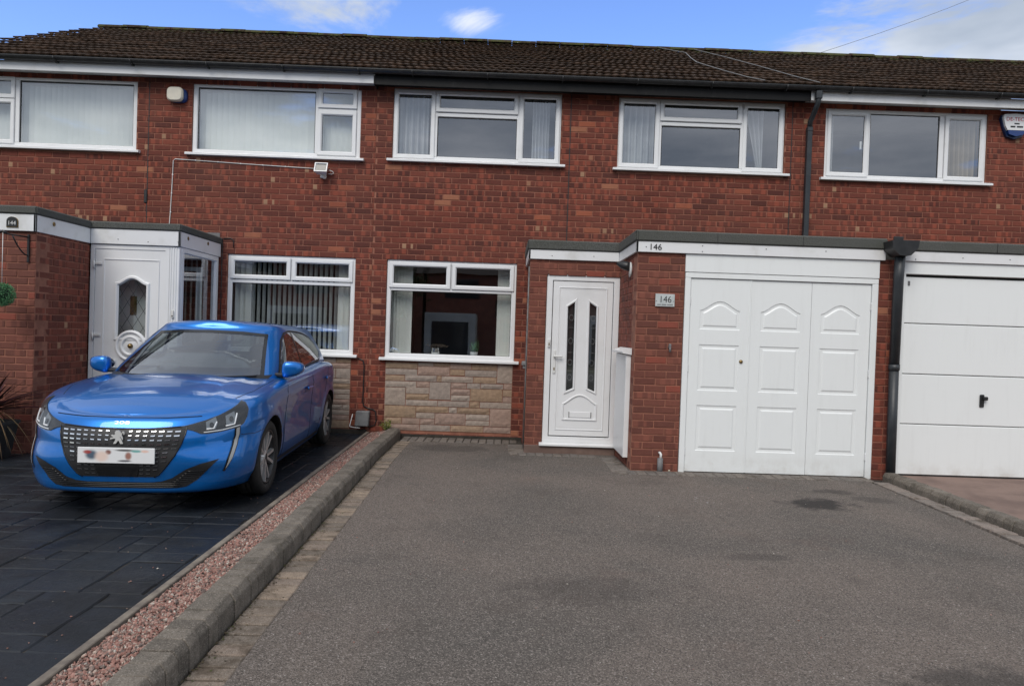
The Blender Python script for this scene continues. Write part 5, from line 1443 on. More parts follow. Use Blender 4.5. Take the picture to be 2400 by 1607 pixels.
mb = MB(); skin_patch(mb, [(-.68, .905), (-.45, .895), (0, .885), (.45, .895), (.68, .905), (.705, .955), (.45, .944), (0, .936), (-.45, .944), (-.705, .955)], FRONT, .006, .05, GB); cpart('cowl_panel', mb, BLKM, wsf)
for a, b in (((-.52, .935), (.02, .928)), ((.10, .928), (.60, .945))):
    mb = MB(); skin_line(mb, [a, b], FRONT, .008, .014, GB); cpart('wiper', mb, BLKM, wsf)
mb = MB(); skin_patch(mb, [(-.075, 1.335), (.075, 1.335), (.055, 1.245), (-.055, 1.245)], FRONT, -.006, .05, GB); cpart('mirror_mount', mb, BLKM, wsf)
for sgn in (1, -1):
    SIDE = LEFT if sgn > 0 else RIGHT
    mb = MB(); band(mb, TRIM, .016, SIDE, .004, GB); sg = cpart('side_window_trim', mb, BLKM)
    mb = MB(); skin_patch(mb, [(-1.545, .975), (-1.50, 1.345), (-1.56, 1.345), (-1.60, .975)], SIDE, .004, .05, GB); skin_patch(mb, [(-.56, .955), (-.64, .972), (-.78, 1.06), (-.82, .96)], SIDE, .0035, .05, GB); cpart('pillar_trim', mb, BLKG, sg)
    for w_ in (W1, W2):
        mb = MB(); skin_patch(mb, w_, SIDE, .0015, .05, GB); cpart('side_window', mb, MT['carglass'], sg)
    mb = MB(); skin_line(mb, [(-.60, .958), (-1.57, .972), (-2.45, 1.005)], SIDE, .006, .004, GB); cpart('waist_strip', mb, BLKM, sg)
    # door mirror
    mb = MB(); prof = []; C = Vector((-.63, sgn*.875, 1.012)); V = []; F = []; n1, n2 = 16, 20
    for i in range(n1+1):
        th = math.pi*i/n1
        for j in range(n2):
            ph = 2*math.pi*j/n2; s_ = math.sin(th)
            ex = lambda v, e: math.copysign(abs(v)**e, v)
            yy_ = -math.cos(th); xx = ex(s_*math.cos(ph), .6)*.062; zz_ = ex(s_*math.sin(ph), .6)*.07*(1-.36*yy_)
            V.append(C+Vector((xx+(.0 if xx < 0 else .02*s_)-.025*yy_, sgn*.095*ex(yy_, .75), zz_+.012*yy_)))
    for i in range(n1):
        for j in range(n2): a = i*n2+j; b = i*n2+(j+1) % n2; F.append((a, b, b+n2, a+n2))
    mb.mesh(V, F, 0, None, True); mr = cpart('door_mirror', mb, PAINT)
    mb = MB(); mb.box(-.67, -.58, min(sgn*.70, sgn*.84), max(sgn*.70, sgn*.84), .935, .972, .012); cpart('mirror_arm', mb, BLKM, mr)
    mb = MB(); mb.lathe([(0, .002), (.062, .0), (.064, -.01)], 20, lambda u, v, w: (C.x-.072-w, C.y+u*1.5, C.z+v*.85)); cpart('mirror_glass', mb, MT['chrome'], mr)
mb = MB(); skin_patch(mb, RW, ((0, 0, 0), (0, 1, 0), (0, 0, 1), (1, 0, 0)), .0015, .05, GB); cpart('rear_window', mb, MT['carglass'])
mb = MB(); mb.box(-3.05, -2.70, -.47, .47, 1.318, 1.338, .009); cpart('roof_spoiler', mb, PAINT)
for sgn in (1, -1):
    mb = MB(); skin_patch(mb, [(-3.12, .80), (-2.88, .83), (-2.82, .90), (-3.07, .92)], LEFT if sgn > 0 else RIGHT, .005); cpart('tail_light', mb, mat('red_lens', (.25, .01, .012), .1)[0])
# cabin: floor, dashboard, seats, steering wheel
INT = mat('cabin_dark', (.022, .023, .025), .8)[0]; SEAT = mat('seat_cloth', (.05, .05, .052), .9)[0]
mb = MB(); mb.box(-2.9, -.3, -.70, .70, .45, .50); cpart('cabin_floor', mb, INT)
mb = MB(); mb.box(-.86, -.30, -.69, .69, .60, .895, .05); cpart('dashboard', mb, INT)
for sgn in (1, -1):
    st_ = MB(); st_.box(-1.62, -1.12, sgn*.36-.24, sgn*.36+.24, .50, .66, .06)
    st_.box(-.07, .07, sgn*.36-.235, sgn*.36+.235, 0, .60, .055, T=lambda x_, y_, z_: (-1.60+x_-z_*.30, y_, .60+z_))
    so_ = cpart('front_seat', st_, SEAT)
    hr = MB(); hr.box(-.05, .05, sgn*.36-.13, sgn*.36+.13, 0, .17, .04, T=lambda x_, y_, z_: (-1.80+x_-z_*.2, y_, 1.19+z_)); hr.tube([(-1.79, sgn*.36-.06, 1.15), (-1.80, sgn*.36-.06, 1.22)], .008, 6); cpart('headrest', hr, SEAT, so_)
mb = MB(); mb.box(-2.75, -2.5, -.6, .6, .5, 1.08, .06); cpart('rear_seat', mb, SEAT)
mb = MB(); cS = Vector((-.98, -.36, .88)); axS = Vector((-.9, 0, .43)).normalized(); uS = Vector((0, 1, 0)); vS = axS.cross(uS)
mb.tube([cS+(uS*math.cos(a)+vS*math.sin(a))*.17 for a in [k*math.pi/14 for k in range(29)]], .014, 8); mb.tube([cS-uS*.17, cS, cS+uS*.17], .018, 6); mb.tube([cS, cS-axS*.3], .03, 8); cpart('steering_wheel', mb, INT)
# wheels
TYRE = simple('tyre_rubber', (.013, .013, .013), (.022, .021, .02), 18, .8, 80, .002, .4, coord='obj'); ALLOY = simple('diamond_cut_alloy', (.62, .61, .60), (.5, .5, .5), 12, .33, metal=.6, coord='obj'); DALLOY = mat('dark_alloy', (.03, .031, .033), .35, .3)[0]
def wheel():
    out = []
    Rr = .309; tp = [(.222, .085), (.235, .098), (.262, .104), (.288, .099), (.302, .085), (Rr, .06)]
    prof = tp+[(Rr, .025), (Rr-.006, .022), (Rr-.006, .016), (Rr, .013), (Rr, -.013), (Rr-.006, -.016), (Rr-.006, -.022), (Rr, -.025)]+[(r_, -w) for r_, w in tp[::-1]]
    mb = MB(); mb.lathe(prof, 48, lambda u, v, w: (u, w, v)); out.append(('tyre', mb, TYRE))
    mb = MB(); mb.lathe([(.222, .086), (.226, .092), (.214, .092), (.206, .078), (.200, .03), (.19, -.08), (.222, -.086)], 48, lambda u, v, w: (u, w, v)); out.append(('rim', mb, DALLOY))
    mb = MB(); mb2 = MB()
    for k in range(5):
        a = 2*math.pi*k/5+math.pi/2
        for s_ in (-1, 1):
            a1, a2 = a+s_*.14, a+s_*.26
            def spk(m, w0, w1, d0, d1, r0_=.045, r1_=.208):
                ca, sa = math.cos(a1), math.sin(a1); cb, sb = math.cos(a2), math.sin(a2); ta, tb = Vector((-sa, 0, ca)), Vector((-sb, 0, cb))
                p0, p1 = Vector((ca*r0_, 0, sa*r0_)), Vector((cb*r1_, 0, sb*r1_))
                V = []
                for p, t_, w, d in ((p0, ta, w0, d0), (p1, tb, w1, d1)):
                    for e in (-1, 1): V += [p+t_*w*e+Vector((0, d, 0)), p+t_*w*e*1.2+Vector((0, d-.03, 0))]
                m.mesh(V, [(0, 2, 6, 4), (0, 4, 5, 1), (2, 3, 7, 6), (1, 5, 7, 3), (0, 1, 3, 2), (4, 6, 7, 5)])
            spk(mb, .011, .012, .072, .084)
        a1 = a2 = a; spk_w = None
        ca, sa = math.cos(a+math.pi/5), math.sin(a+math.pi/5); t_ = Vector((-sa, 0, ca)); p0, p1 = Vector((ca*.04, .045, sa*.04)), Vector((ca*.205, .06, sa*.205))
        mb2.mesh([p0-t_*.012, p0+t_*.012, p1+t_*.02, p1-t_*.02, p0-t_*.012-Vector((0, .03, 0)), p0+t_*.012-Vector((0, .03, 0)), p1+t_*.02-Vector((0, .03, 0)), p1-t_*.02-Vector((0, .03, 0))], [(0, 1, 2, 3), (0, 4, 5, 1), (1, 5, 6, 2), (3, 2, 6, 7), (0, 3, 7, 4)])
    mb.lathe([(0, .078), (.03, .078), (.055, .068), (.06, .04)], 24, lambda u, v, w: (u, w, v))
    out.append(('spokes', mb, ALLOY)); out.append(('dark_spokes', mb2, DALLOY))
    mb = MB(); mb.lathe([(0, .082), (.026, .081), (.03, .076)], 20, lambda u, v, w: (u, w, v)); out.append(('hub_cap', mb, DALLOY))
    mb = MB(); mb.lathe([(.05, .0), (.135, .0), (.135, -.02), (.05, -.02)], 32, lambda u, v, w: (u, w, v)); out.append(('brake_disc', mb, MT['leadgrey']))
    return out
WP = wheel(); WM = []
for nm, mb, m_ in WP:
    me = mb.data(nm); fixn(me); me.materials.append(m_); WM.append((nm, me))
for cx in (0, -2.54):
    for sgn in (1, -1):
        root = bpy.data.objects.new('wheel', WM[0][1]); COL.objects.link(root); root.parent = CAR; root.location = (cx, sgn*.742, .309); root.rotation_euler = (0, random.uniform(0, 6), 0 if sgn > 0 else math.pi)
        for nm, me in WM[1:]:
            o = bpy.data.objects.new(nm, me); COL.objects.link(o); o.parent = root
# ================================================================ small things on and in the houses
def blind(name, x0, x1, z0, z1, y, n, ang, label, jit=.05):
    t = thing(name, ((x0+x1)/2, y, z0), label, 'blind')
    mb = MB(); mb.box(x0, x1, y-.02, y+.02, z1, z1+.035, .004); part('head_rail', mb, MT['upvc_old'], t)
    w = (x1-x0)/n
    for i in range(n):
        a = ang(i/n) if callable(ang) else ang; a += random.uniform(-jit, jit); cx = x0+w*(i+.5); hw = .0445
        m = MB(); k = 4; V = []; F = []
        for q in range(k+1):
            s = q/k*2-1; bow = .004*(1-s*s); ux, uy = math.cos(a), math.sin(a)
            for z in (z0+random.uniform(0, .004), z1): V.append((cx+ux*hw*s-uy*bow, y+uy*hw*s+ux*bow, z))
        for q in range(k): F.append((q*2, q*2+2, q*2+3, q*2+1))
        m.mesh(V, F, 0, None, True); part('slat', m, MT['blind'], t, fix=False)
    return t
blind('vertical_blind', -7.2, -5.03, 3.80, 4.62, .17, 29, R(22), 'closed pale vertical blind in the upper window next to the gable end')
blind('vertical_blind', -4.22, -2.06, 3.80, 4.62, .17, 28, R(14), 'closed pale vertical blind in the upper window above the floodlight')
blind('vertical_blind', -3.69, -2.07, 1.16, 2.34, .19, 23, lambda f: R(50) if f < .13 else R(84-10*f) if f < .86 else R(25), 'half-open vertical blind in the ground floor window behind the blue car', .03)
def curtain(name, x0, x1, z0, z1, y, label, m='curtain', folds=5, amp=.03, slant=0.0):
    mb = MB(); n = folds*8; V = []; F = []; ph = random.random()*6
    for i in range(n+1):
        for j, z in enumerate((z1, (z0+z1)/2, z0)):
            f = i/n; x = x0+(x1-x0)*f+slant*j*.5*(1-f)
            V.append((x, y+amp*(1+.3*j)*math.sin(ph+f*folds*6.283)+.012*math.sin(f*31+j), z))
    for i in range(n):
        for j in range(2): a = i*3+j; F.append((a, a+3, a+4, a+1))
    mb.mesh(V, F, 0, None, True); o = part(name, mb, MT[m], None, fix=False); o['label'] = label; o['category'] = 'curtain'; o['group'] = 'curtains in the upper windows'
curtain('curtain', -1.52, -1.12, 3.8, 4.70, .16, 'white curtain at the end of the window under the black fascia nearest the white fascia')
curtain('curtain', .30, .53, 3.8, 4.70, .16, 'white curtain of the window above the stone panel, on the side of the front door')
curtain('curtain', 1.55, 1.97, 3.8, 4.70, .16, 'white curtain in the window over the front door, on its door side')
curtain('curtain', 3.20, 3.46, 3.8, 4.70, .16, 'white curtain slanting away in the window next to the slim downpipe', slant=.2, folds=3)
curtain('curtain', 4.36, 4.44, 3.8, 4.68, .16, 'narrow white curtain edge beside the slim downpipe', folds=2)
curtain('curtain', 5.99, 6.40, 3.8, 4.68, .16, 'tan curtain in the window beside the white alarm box', 'curtain_tan', folds=6)
t = blind('vertical_blind', -1.55, -1.29, 1.13, 2.36, .20, 6, R(35), 'stack of pale blind slats at the car side of the window over the stone panel')
t = blind('vertical_blind', -.08, .10, 1.13, 2.36, .20, 4, R(12), 'pale blind slats drawn to the door side of the ground floor window')
# ornaments on the sill
t = thing('vase', (-.93, .19, 1.16), 'small silvery vase standing on the ground floor window sill', 'vase')
mb = MB(); mb.lathe([(.0, 0), (.05, 0), (.062, .03), (.055, .07), (.06, .085)], 18, lambda u, v, w: (-.93+u, .19+v, 1.16+w)); part('bowl', mb, MT['chrome'], t)
mb = MB()
for i in range(60):
    a = random.random()*6.28; r = random.random()*.15; p = Vector((-.93+r*math.cos(a), .19+r*.4*math.sin(a), 1.25+random.random()*.035)); d = Vector((random.uniform(-1, 1), random.uniform(-.4, .4), .3))*.03
    mb.face([p, p+d+Vector((0, 0, .012)), p+d*2, p+d-Vector((0, 0, .01))])
part('dried_flowers', mb, MT['bark'], t, fix=False)
t = thing('pot_plant', (-.40, .2, 1.16), 'small green plant in a white pot on the ground floor window sill', 'plant')
mb = MB(); mb.lathe([(0, 0), (.045, 0), (.055, .05)], 16, lambda u, v, w: (-.40+u, .2+v, 1.16+w)); part('pot', mb, MT['upvc'], t)
mb = MB()
for i in range(40):
    p = Vector((-.40+random.gauss(0, .02), .2+random.gauss(0, .015), 1.21)); q = p+Vector((random.gauss(0, .03), random.gauss(0, .02), random.uniform(.05, .17))); mb.tube([p, q], [.005, .001], 4)
part('leaves', mb, MT['leaf'], t, fix=False)

# alarm sounder on the neighbour's wall
t = thing('alarm_box', (-4.46, 0, 4.40), 'rounded cream and blue burglar alarm box under the white soffit', 'alarm box')
def rbox(mb, cx, cz, w, h, y0, y1, n=28, e=3.5, sc=1.0):
    P = [(cx+w/2*abs(math.cos(a))**(2/e)*(1 if math.cos(a) >= 0 else -1), cz+h/2*abs(math.sin(a))**(2/e)*(1 if math.sin(a) >= 0 else -1)) for a in [2*math.pi*k/n for k in range(n)]]
    Q = [(cx+(u-cx)*.86, cz+(v-cz)*.86) for u, v in P]
    V = [(u, y1, v) for u, v in P]+[(u, y0+.02, v) for u, v in P]+[(u, y0, v) for u, v in Q]
    F = [tuple(range(2*n, 3*n))[::-1]]
    for k in range(2):
        for i in range(n): F.append((k*n+i, k*n+(i+1) % n, (k+1)*n+(i+1) % n, (k+1)*n+i))
    mb.mesh(V, F)
mb = MB(); rbox(mb, -4.465, 4.502, .215, .19, -.10, -.04); part('cover', mb, simple('cream_plastic', (.62, .58, .48), (.56, .53, .45), 8, .4), t)
mb = MB(); rbox(mb, -4.445, 4.497, .235, .185, -.055, 0); part('back_box', mb, simple('blue_plastic', (.008, .03, .14), (.01, .04, .17), 8, .3), t)
# second alarm box, shield shaped, lettered
t = thing('alarm_box', (6.80, 0, 4.36), 'white shield-shaped alarm box with red lettering and blue foot', 'alarm box')
sh = [(-.17, .14), (-.185, .10), (-.15, -.02), (-.10, -.13), (0, -.16), (.10, -.13), (.15, -.02), (.185, .10), (.17, .14), (0, .155)]
T = lambda u, v, w: (6.815+u, -.075+w, 4.52+v)
mb = MB(); mb.prism([(u*1.06, v*1.06) for u, v in sh], lambda u, v, w: (6.815+u, -.04+w, 4.51+v), .04); part('back_box', mb, mat('navy_plastic', (.006, .02, .07), .35)[0], t)
up = [(-.168, .138), (-.18, .10), (-.148, -.02), (-.118, -.07), (.118, -.07), (.148, -.02), (.18, .10), (.168, .138), (0, .152)]
mb = MB(); mb.prism(up, T, .034); part('cover', mb, MT['upvc'], t)
mb = MB(); mb.prism([(-.115, -.074), (-.095, -.125), (0, -.152), (.095, -.125), (.115, -.074)], T, .034); part('strobe_lens', mb, mat('blue_lens', (.008, .035, .16), .15)[0], t)
RED = mat('red_print', (.45, .02, .04), .5)[0]; BLK = mat('black_print', (.012, .013, .014), .5)[0]
mb = MB(); text_mb(mb, 'DE-TECH', .072, lambda u, v, w: (6.817+u, -.076-w*.4, 4.572+v), .002); part('lettering', mb, RED, t)
mb = MB()
for a, b, z_, h_ in ((-.035, .035, 4.527, .018), (-.085, -.02, 4.484, .022), (.0, .085, 4.484, .022)): mb.box(6.817+a, 6.817+b, -.0765, -.0745, z_, z_+h_)
part('small_print', mb, BLK, t)
# floodlight with its clipped cable
t = thing('floodlight', (-2.49, 0, 3.50), 'white halogen floodlight tilted down below the upper window sill', 'floodlight')
Rt = Matrix.Rotation(R(-24), 4, 'X'); C0 = Vector((-2.49, -.10, 3.575))
T = lambda x_, y_, z_: tuple(C0+(Rt @ Vector((x_, y_, z_))))
mb = MB()
fr_ = [(-.085, -.07), (.085, -.07), (.085, .07), (-.085, .07)]; bk = [(-.06, -.05), (.06, -.05), (.06, .05), (-.06, .05)]
V = [T(u, -.05, v) for u, v in fr_]+[T(u, .05, v) for u, v in bk]+[T(u*.86, -.05, v*.84) for u, v in fr_]+[T(u*.8, -.035, v*.78) for u, v in fr_]
F = [(4, 5, 6, 7)]+[(i, (i+1) % 4, (i+1) % 4+4, i+4) for i in range(4)]+[(i, (i+1) % 4, (i+1) % 4+8, i+8) for i in range(4)]+[(i+8, (i+1) % 4+8, (i+1) % 4+12, i+12) for i in range(4)]
mb.mesh(V, F); part('housing', mb, MT['upvc'], t)
mb = MB(); mb.face([T(u*.8, -.035, v*.78) for u, v in fr_]); part('lamp_glass', mb, mat('dark_lamp_glass', (.05, .055, .055), .12)[0], t)
mb = MB(); mb.tube([(-2.49, -.09, 3.50), (-2.47, -.07, 3.47), (-2.46, -.03, 3.47), (-2.46, .0, 3.50)], .014, 8); mb.box(-2.53, -2.45, -.02, .0, 3.48, 3.56, .004); part('bracket', mb, MT['upvc_old'], t)
mb = MB(); mb.tube([(-2.41, -.03, 3.58), (-2.36, -.03, 3.565), (-2.345, -.03, 3.545), (-2.38, -.02, 3.53), (-2.42, -.02, 3.535)], .005, 6); part('flex', mb, MT['upvc_old'], t)
pts = [(-2.58, -.006, 3.600), (-3.0, -.006, 3.612), (-3.6, -.006, 3.630), (-4.2, -.006, 3.652), (-4.47, -.006, 3.660), (-4.495, -.006, 3.640), (-4.505, -.006, 3.3), (-4.52, -.006, 2.9), (-4.53, -.006, 2.74), (-4.56, -.012, 2.64)]
mb = MB(); mb.tube(pts, .0055, 6); o = part('cable', mb, MT['upvc_old'], None); o['label'] = 'thin white cable clipped along the brickwork from the floodlight down to the porch roof'; o['category'] = 'cable'
o3 = ORG[o.name]
for q in ((-3.0, 3.612), (-3.3, 3.621), (-3.6, 3.63), (-3.9, 3.641), (-4.2, 3.652), (-4.5, 3.45), (-4.507, 3.2), (-4.515, 2.95)):
    mb = MB(); mb.box(q[0]-.008, q[0]+.008, -.014, .0, q[1]-.008, q[1]+.008, .003); part('clip', mb, MT['upvc'], o)
# security lamp on the garage return
t = thing('wall_lamp', (1.36, -1.72, 2.16), 'black security spot lamp on a white backplate under the fascia corner', 'lamp')
mb = MB(); mb.lathe([(0, 0), (.06, 0), (.06, .018), (0, .02)], 20, lambda u, v, w: (1.384-w, -1.74+u, 2.235+v*1.35)); part('backplate', mb, MT['upvc_old'], t)
ax = Vector((-.82, .35, .25)).normalized(); uu = ax.orthogonal().normalized(); vv = ax.cross(uu); B0 = Vector((1.366, -1.73, 2.265))
mb = MB(); mb.lathe([(0, 0), (.048, 0), (.05, .03), (.046, .08), (.028, .12), (.018, .15), (0, .152)], 18, lambda u, v, w: tuple(B0+uu*u+vv*v+ax*w)); part('lamp_body', mb, MT['blackplastic'], t)
# house numbers
mb = MB(); text_mb(mb, '146', .088, lambda u, v, w: (1.557+u*1.05, -2.142-w, 2.412+v), .003); o = part('house_number', mb, BLK, None); o['label'] = 'black numerals 146 fixed to the white garage fascia board'; o['category'] = 'number'
t = thing('house_number_plaque', (1.682, -2.12, 1.824), 'small silver plaque with 146 on the brick pier beside the garage', 'plaque')
mb = MB(); mb.box(1.581, 1.783, -2.124, -2.116, 1.824, 1.956, .002); part('plate', mb, simple('brushed_plate', (.50, .53, .53), (.42, .46, .46), 20, .35), t)
mb = MB(); text_mb(mb, '146', .098, lambda u, v, w: (1.685+u*.92, -2.1245-w*.3, 1.866+v), .001); part('numerals', mb, BLK, t)
mb = MB()
for a, b in ((1.600, 1.640), (1.648, 1.697), (1.705, 1.765)):
    mb.box(a, b, -2.1252, -2.124, 1.838, 1.848)
part('street_line', mb, mat('grey_print', (.16, .17, .17), .5)[0], t)
for a in (1.59, 1.772):
    mb = MB(); mb.lathe([(0, .004), (.004, .003), (.005, 0)], 8, lambda u, v, w: (a+u, -2.124-w, 1.88+v)); part('screw', mb, MT['leadgrey'], t)
t = thing('house_number_plaque', (-5.11, -2.14, 2.405), 'small arched black and gold plaque with 144 on the white fascia', 'plaque')
ar = [(-.055, 0), (.055, 0), (.055, .062)]+[(.055*math.cos(a), .062+.042*math.sin(a)) for a in [math.pi*k/10 for k in range(1, 10)]]+[(-.055, .062)]
mb = MB(); mb.prism([(u*1.08, v*1.05-.004) for u, v in ar], lambda u, v, w: (-5.108+u, -2.148+w, 2.408+v), .008); part('border', mb, MT['brass'], t)
mb = MB(); mb.prism(ar, lambda u, v, w: (-5.110+u, -2.152+w, 2.410+v), .004); part('plate', mb, BLK, t)
mb = MB(); text_mb(mb, '144', .058, lambda u, v, w: (-5.110+u, -2.1535-w*.3, 2.430+v), .001); part('numerals', mb, MT['upvc_old'], t)
# outdoor tap, waste pipe stub and pebble at the pier
t = thing('outside_tap', (1.745, -2.12, 1.33), 'small metal outside tap on the brick pier', 'tap')
mb = MB(); mb.tube([(1.745, -2.11, 1.40), (1.745, -2.16, 1.395), (1.745, -2.165, 1.35)], .012, 8); part('spout', mb, MT['leadgrey'], t)
mb = MB(); mb.box(1.733, 1.757, -2.165, -2.14, 1.40, 1.435, .005); part('handle', mb, MT['leadgrey'], t)
t = thing('waste_pipe', (1.685, -2.15, .085), 'short grey upright pipe with a white elbow at the foot of the garage pier', 'pipe')
mb = MB(); mb.tube([(1.685, -2.155, .07), (1.687, -2.155, .235)], .029, 14); part('pipe', mb, MT['leadgrey'], t)
mb = MB(); mb.tube([(1.69, -2.155, .23), (1.692, -2.155, .275), (1.685, -2.14, .288), (1.68, -2.12, .288)], .013, 10); part('elbow', mb, MT['upvc_old'], t)
mb = MB(); bmx = [(1.785+.014*v[0], -2.15+.012*v[1], .106+.011*v[2]) for v in iv]; mb.mesh(bmx, [tuple(f) for f in itf], 0, (.5, .45, .35), True); o = part('pebble', mb, MT['gravel'], None); o['label'] = 'single pale pebble at the foot of the garage pier'; o['category'] = 'pebble'
# meter box and cables on the pier between the two windows
t = thing('meter_box', (-1.86, -.02, .16), 'dark grey cable box low on the brick pier behind the car', 'box')
mb = MB(); mb.box(-1.955, -1.775, -.09, -.0, .17, .375, .01, T=lambda x_, y_, z_: (x_-(z_-.17)*-.06, y_, z_)); part('cover', mb, MT['leadgrey'], t)
mb = MB(); mb.tube([(-1.99, -.05, .33), (-2.02, -.06, .19), (-2.02, -.08, .165), (-1.96, -.09, .155), (-1.88, -.09, .15)], .006, 6); part('lead', mb, MT['upvc_old'], t)
mb = MB(); mb.tube([(-1.955, -.008, 1.08), (-1.88, -.01, 1.05), (-1.865, -.008, .98), (-1.868, -.008, .50), (-1.855, -.008, .44), (-1.80, -.008, .41), (-1.72, -.008, .39), (-1.69, -.008, .36), (-1.68, -.008, .25), (-1.70, -.01, .18), (-1.78, -.02, .16)], .008, 7)
o = part('cable', mb, MT['blackplastic'], None); o['label'] = 'black cable looping down the brick pier to the grey cable box'; o['category'] = 'cable'
mb = MB(); mb.tube([(-3.80, -.008, 2.62), (-3.70, -.008, 2.63), (-3.665, -.008, 2.60), (-3.66, -.008, 2.5)], .006, 6); mb.tube([(-3.812, -.008, 2.62), (-3.812, -.008, 1.2)], .006, 6); o = part('cable', mb, MT['blackplastic'], None); o['label'] = 'black cable on the bricks between the porch and the ground floor window'; o['category'] = 'cable'
# aerial cables over the roof and the phone wire in the sky
def roofpt(x_, f, d=.05): return (x_, RY0+(RYR-RY0)*f, RZ0+(RZR-RZ0)*f+d)
for pts, lb in (([(2.66, .98), (3.0, .8), (2.9, .6), (2.85, .45), (2.9, .36), (3.02, .2), (3.15, .06), (3.3, -.01)], 'thin aerial cable lying loose and kinked down the roof tiles'), ([(3.3, .98), (3.55, .7), (3.75, .4), (3.9, .12), (4.02, -.01)], 'thin aerial cable running straight down the roof to the slim downpipe')):
    mb = MB(); mb.tube([roofpt(*q) for q in pts], .007, 6); o = part('aerial_cable', mb, MT['leadgrey'], None); o['label'] = lb; o['category'] = 'cable'
mb = MB(); A_, B_ = Vector((6.2, 7.2, 8.0)), Vector((17.5, 9.6, 13.6)); mb.tube([A_.lerp(B_, k/12)-Vector((0, 0, .3*math.sin(math.pi*k/12))) for k in range(13)], .005, 5); o = part('telephone_wire', mb, MT['leadgrey'], None); o['label'] = 'fine telephone wire crossing the sky above the roof ridge'; o['category'] = 'wire'

# ---------------------------------------------------------------- plants by the neighbour's garage
t = thing('topiary_ball', (-5.17, -2.42, 1.58), 'round green artificial boxwood ball hanging from a wall bracket', 'topiary')
bx = Vector((-5.02, -2.40, 1.70)); 
mb = MB(); bm = bmesh.new(); bmesh.ops.create_icosphere(bm, subdivisions=2, radius=.085); mb.mesh([bx+v.co for v in bm.verts], [tuple(v.index for v in f.verts) for f in bm.faces], 0, None, True); bm.free(); part('core', mb, mat('dark_core', (.01, .025, .012), .9)[0], t)
mb = MB()
for i in range(2600):
    d = Vector(rng.normal(size=3)).normalized(); p = bx+d*random.uniform(.085, .118); q = (d+Vector(rng.normal(size=3))*.7).normalized(); s = random.uniform(.007, .013); w = q.orthogonal().normalized()*s*.45
    mb.face([p, p+q*s*.6+w, p+q*s*1.3, p+q*s*.6-w])
part('leaves', mb, MT['leaf'], t, fix=False)
mb = MB(); mb.tube([bx+Vector((0, 0, .1)), bx+Vector((0, 0, .62))], .003, 5); part('cord', mb, MT['upvc_old'], t)
t = thing('hanging_bracket', (-4.97, -2.11, 2.05), 'black iron hanging basket bracket on the neighbour\'s garage wall', 'bracket')
mb = MB(); mb.box(-4.965, -4.945, -2.13, -2.11, 2.05, 2.34, .003); mb.tube([(-4.955, -2.12, 2.31), (-4.99, -2.36, 2.31), (-5.02, -2.40, 2.315)], .008, 6)
mb.tube([(-4.955, -2.125, 2.12)]+[(-4.957-.02*k/6, -2.125-.20*k/6, 2.12+.18*(k/6)**1.8) for k in range(1, 7)], .007, 6); mb.tube([(-5.06, -2.40, 2.315), (-5.02, -2.40, 2.335), (-4.985, -2.40, 2.315)], .012, 6); part('arm', mb, MT['blackplastic'], t)
t = thing('potted_cordyline', (-5.05, -2.45, .07), 'dark red spiky cordyline in a black square planter', 'plant')
cx, cy = -5.07, -2.46
mb = MB(); z0 = dz(cy)
pt = [(.125, 0), (.175, .345), (.185, .345), (.185, .375), (.165, .375), (.160, .33)]
V = []; F = []
for r_, h_ in pt: V += [(cx-r_, cy-r_, z0+h_), (cx+r_, cy-r_, z0+h_), (cx+r_, cy+r_, z0+h_), (cx-r_, cy+r_, z0+h_)]
for k in range(len(pt)-1):
    for i in range(4): F.append((k*4+i, k*4+(i+1) % 4, k*4+4+(i+1) % 4, k*4+4+i))
F += [(0, 3, 2, 1), (20, 21, 22, 23)]; mb.mesh(V, F); part('planter', mb, simple('black_planter', (.012, .013, .014), (.03, .03, .03), 6, .55), t)
mb = MB(); mb.tube([(cx, cy, z0+.3), (cx+.01, cy, z0+.42), (cx-.01, cy, z0+.50)], [.028, .024, .02], 10); part('stem', mb, MT['bark'], t)
def straps(n, L0, L1, up, cols, droop, w0):
    mb = MB()
    for i in range(n):
        a = random.random()*6.283; L = random.uniform(L0, L1); u = random.uniform(*up); c = random.choice(cols); b = Vector((cx, cy, z0+.46+random.random()*.05)); d = Vector((math.cos(a)*math.cos(u), math.sin(a)*math.cos(u), math.sin(u))); sd_ = Vector((-math.sin(a), math.cos(a), 0)); prev = None
        for k in range(7):
            f = k/6; p = b+d*L*f-Vector((0, 0, droop*L*f*f)); w = w0*(.5+1.2*f if f < .4 else 1.0*(1-f)*1.6+.02)
            cur = (p-sd_*w, p+Vector((0, 0, -w*.5)), p+sd_*w)
            if prev: mb.face([prev[0], prev[1], cur[1], cur[0]], 0, c); mb.face([prev[1], prev[2], cur[2], cur[1]], 0, c)
            prev = cur
    return mb
cm = tint_mat('strap_leaf', .5, 20, .3)
part('leaves', straps(90, .42, .70, (R(5), R(80)), [(.05, .012, .018), (.035, .01, .014), (.075, .016, .022), (.03, .014, .012)], 0.22, .015), cm, t, fix=False)
part('dead_leaves', straps(22, .3, .5, (R(-25), R(15)), [(.22, .15, .07), (.16, .10, .045), (.25, .19, .10)], 1.0, .008), cm, t, fix=False)

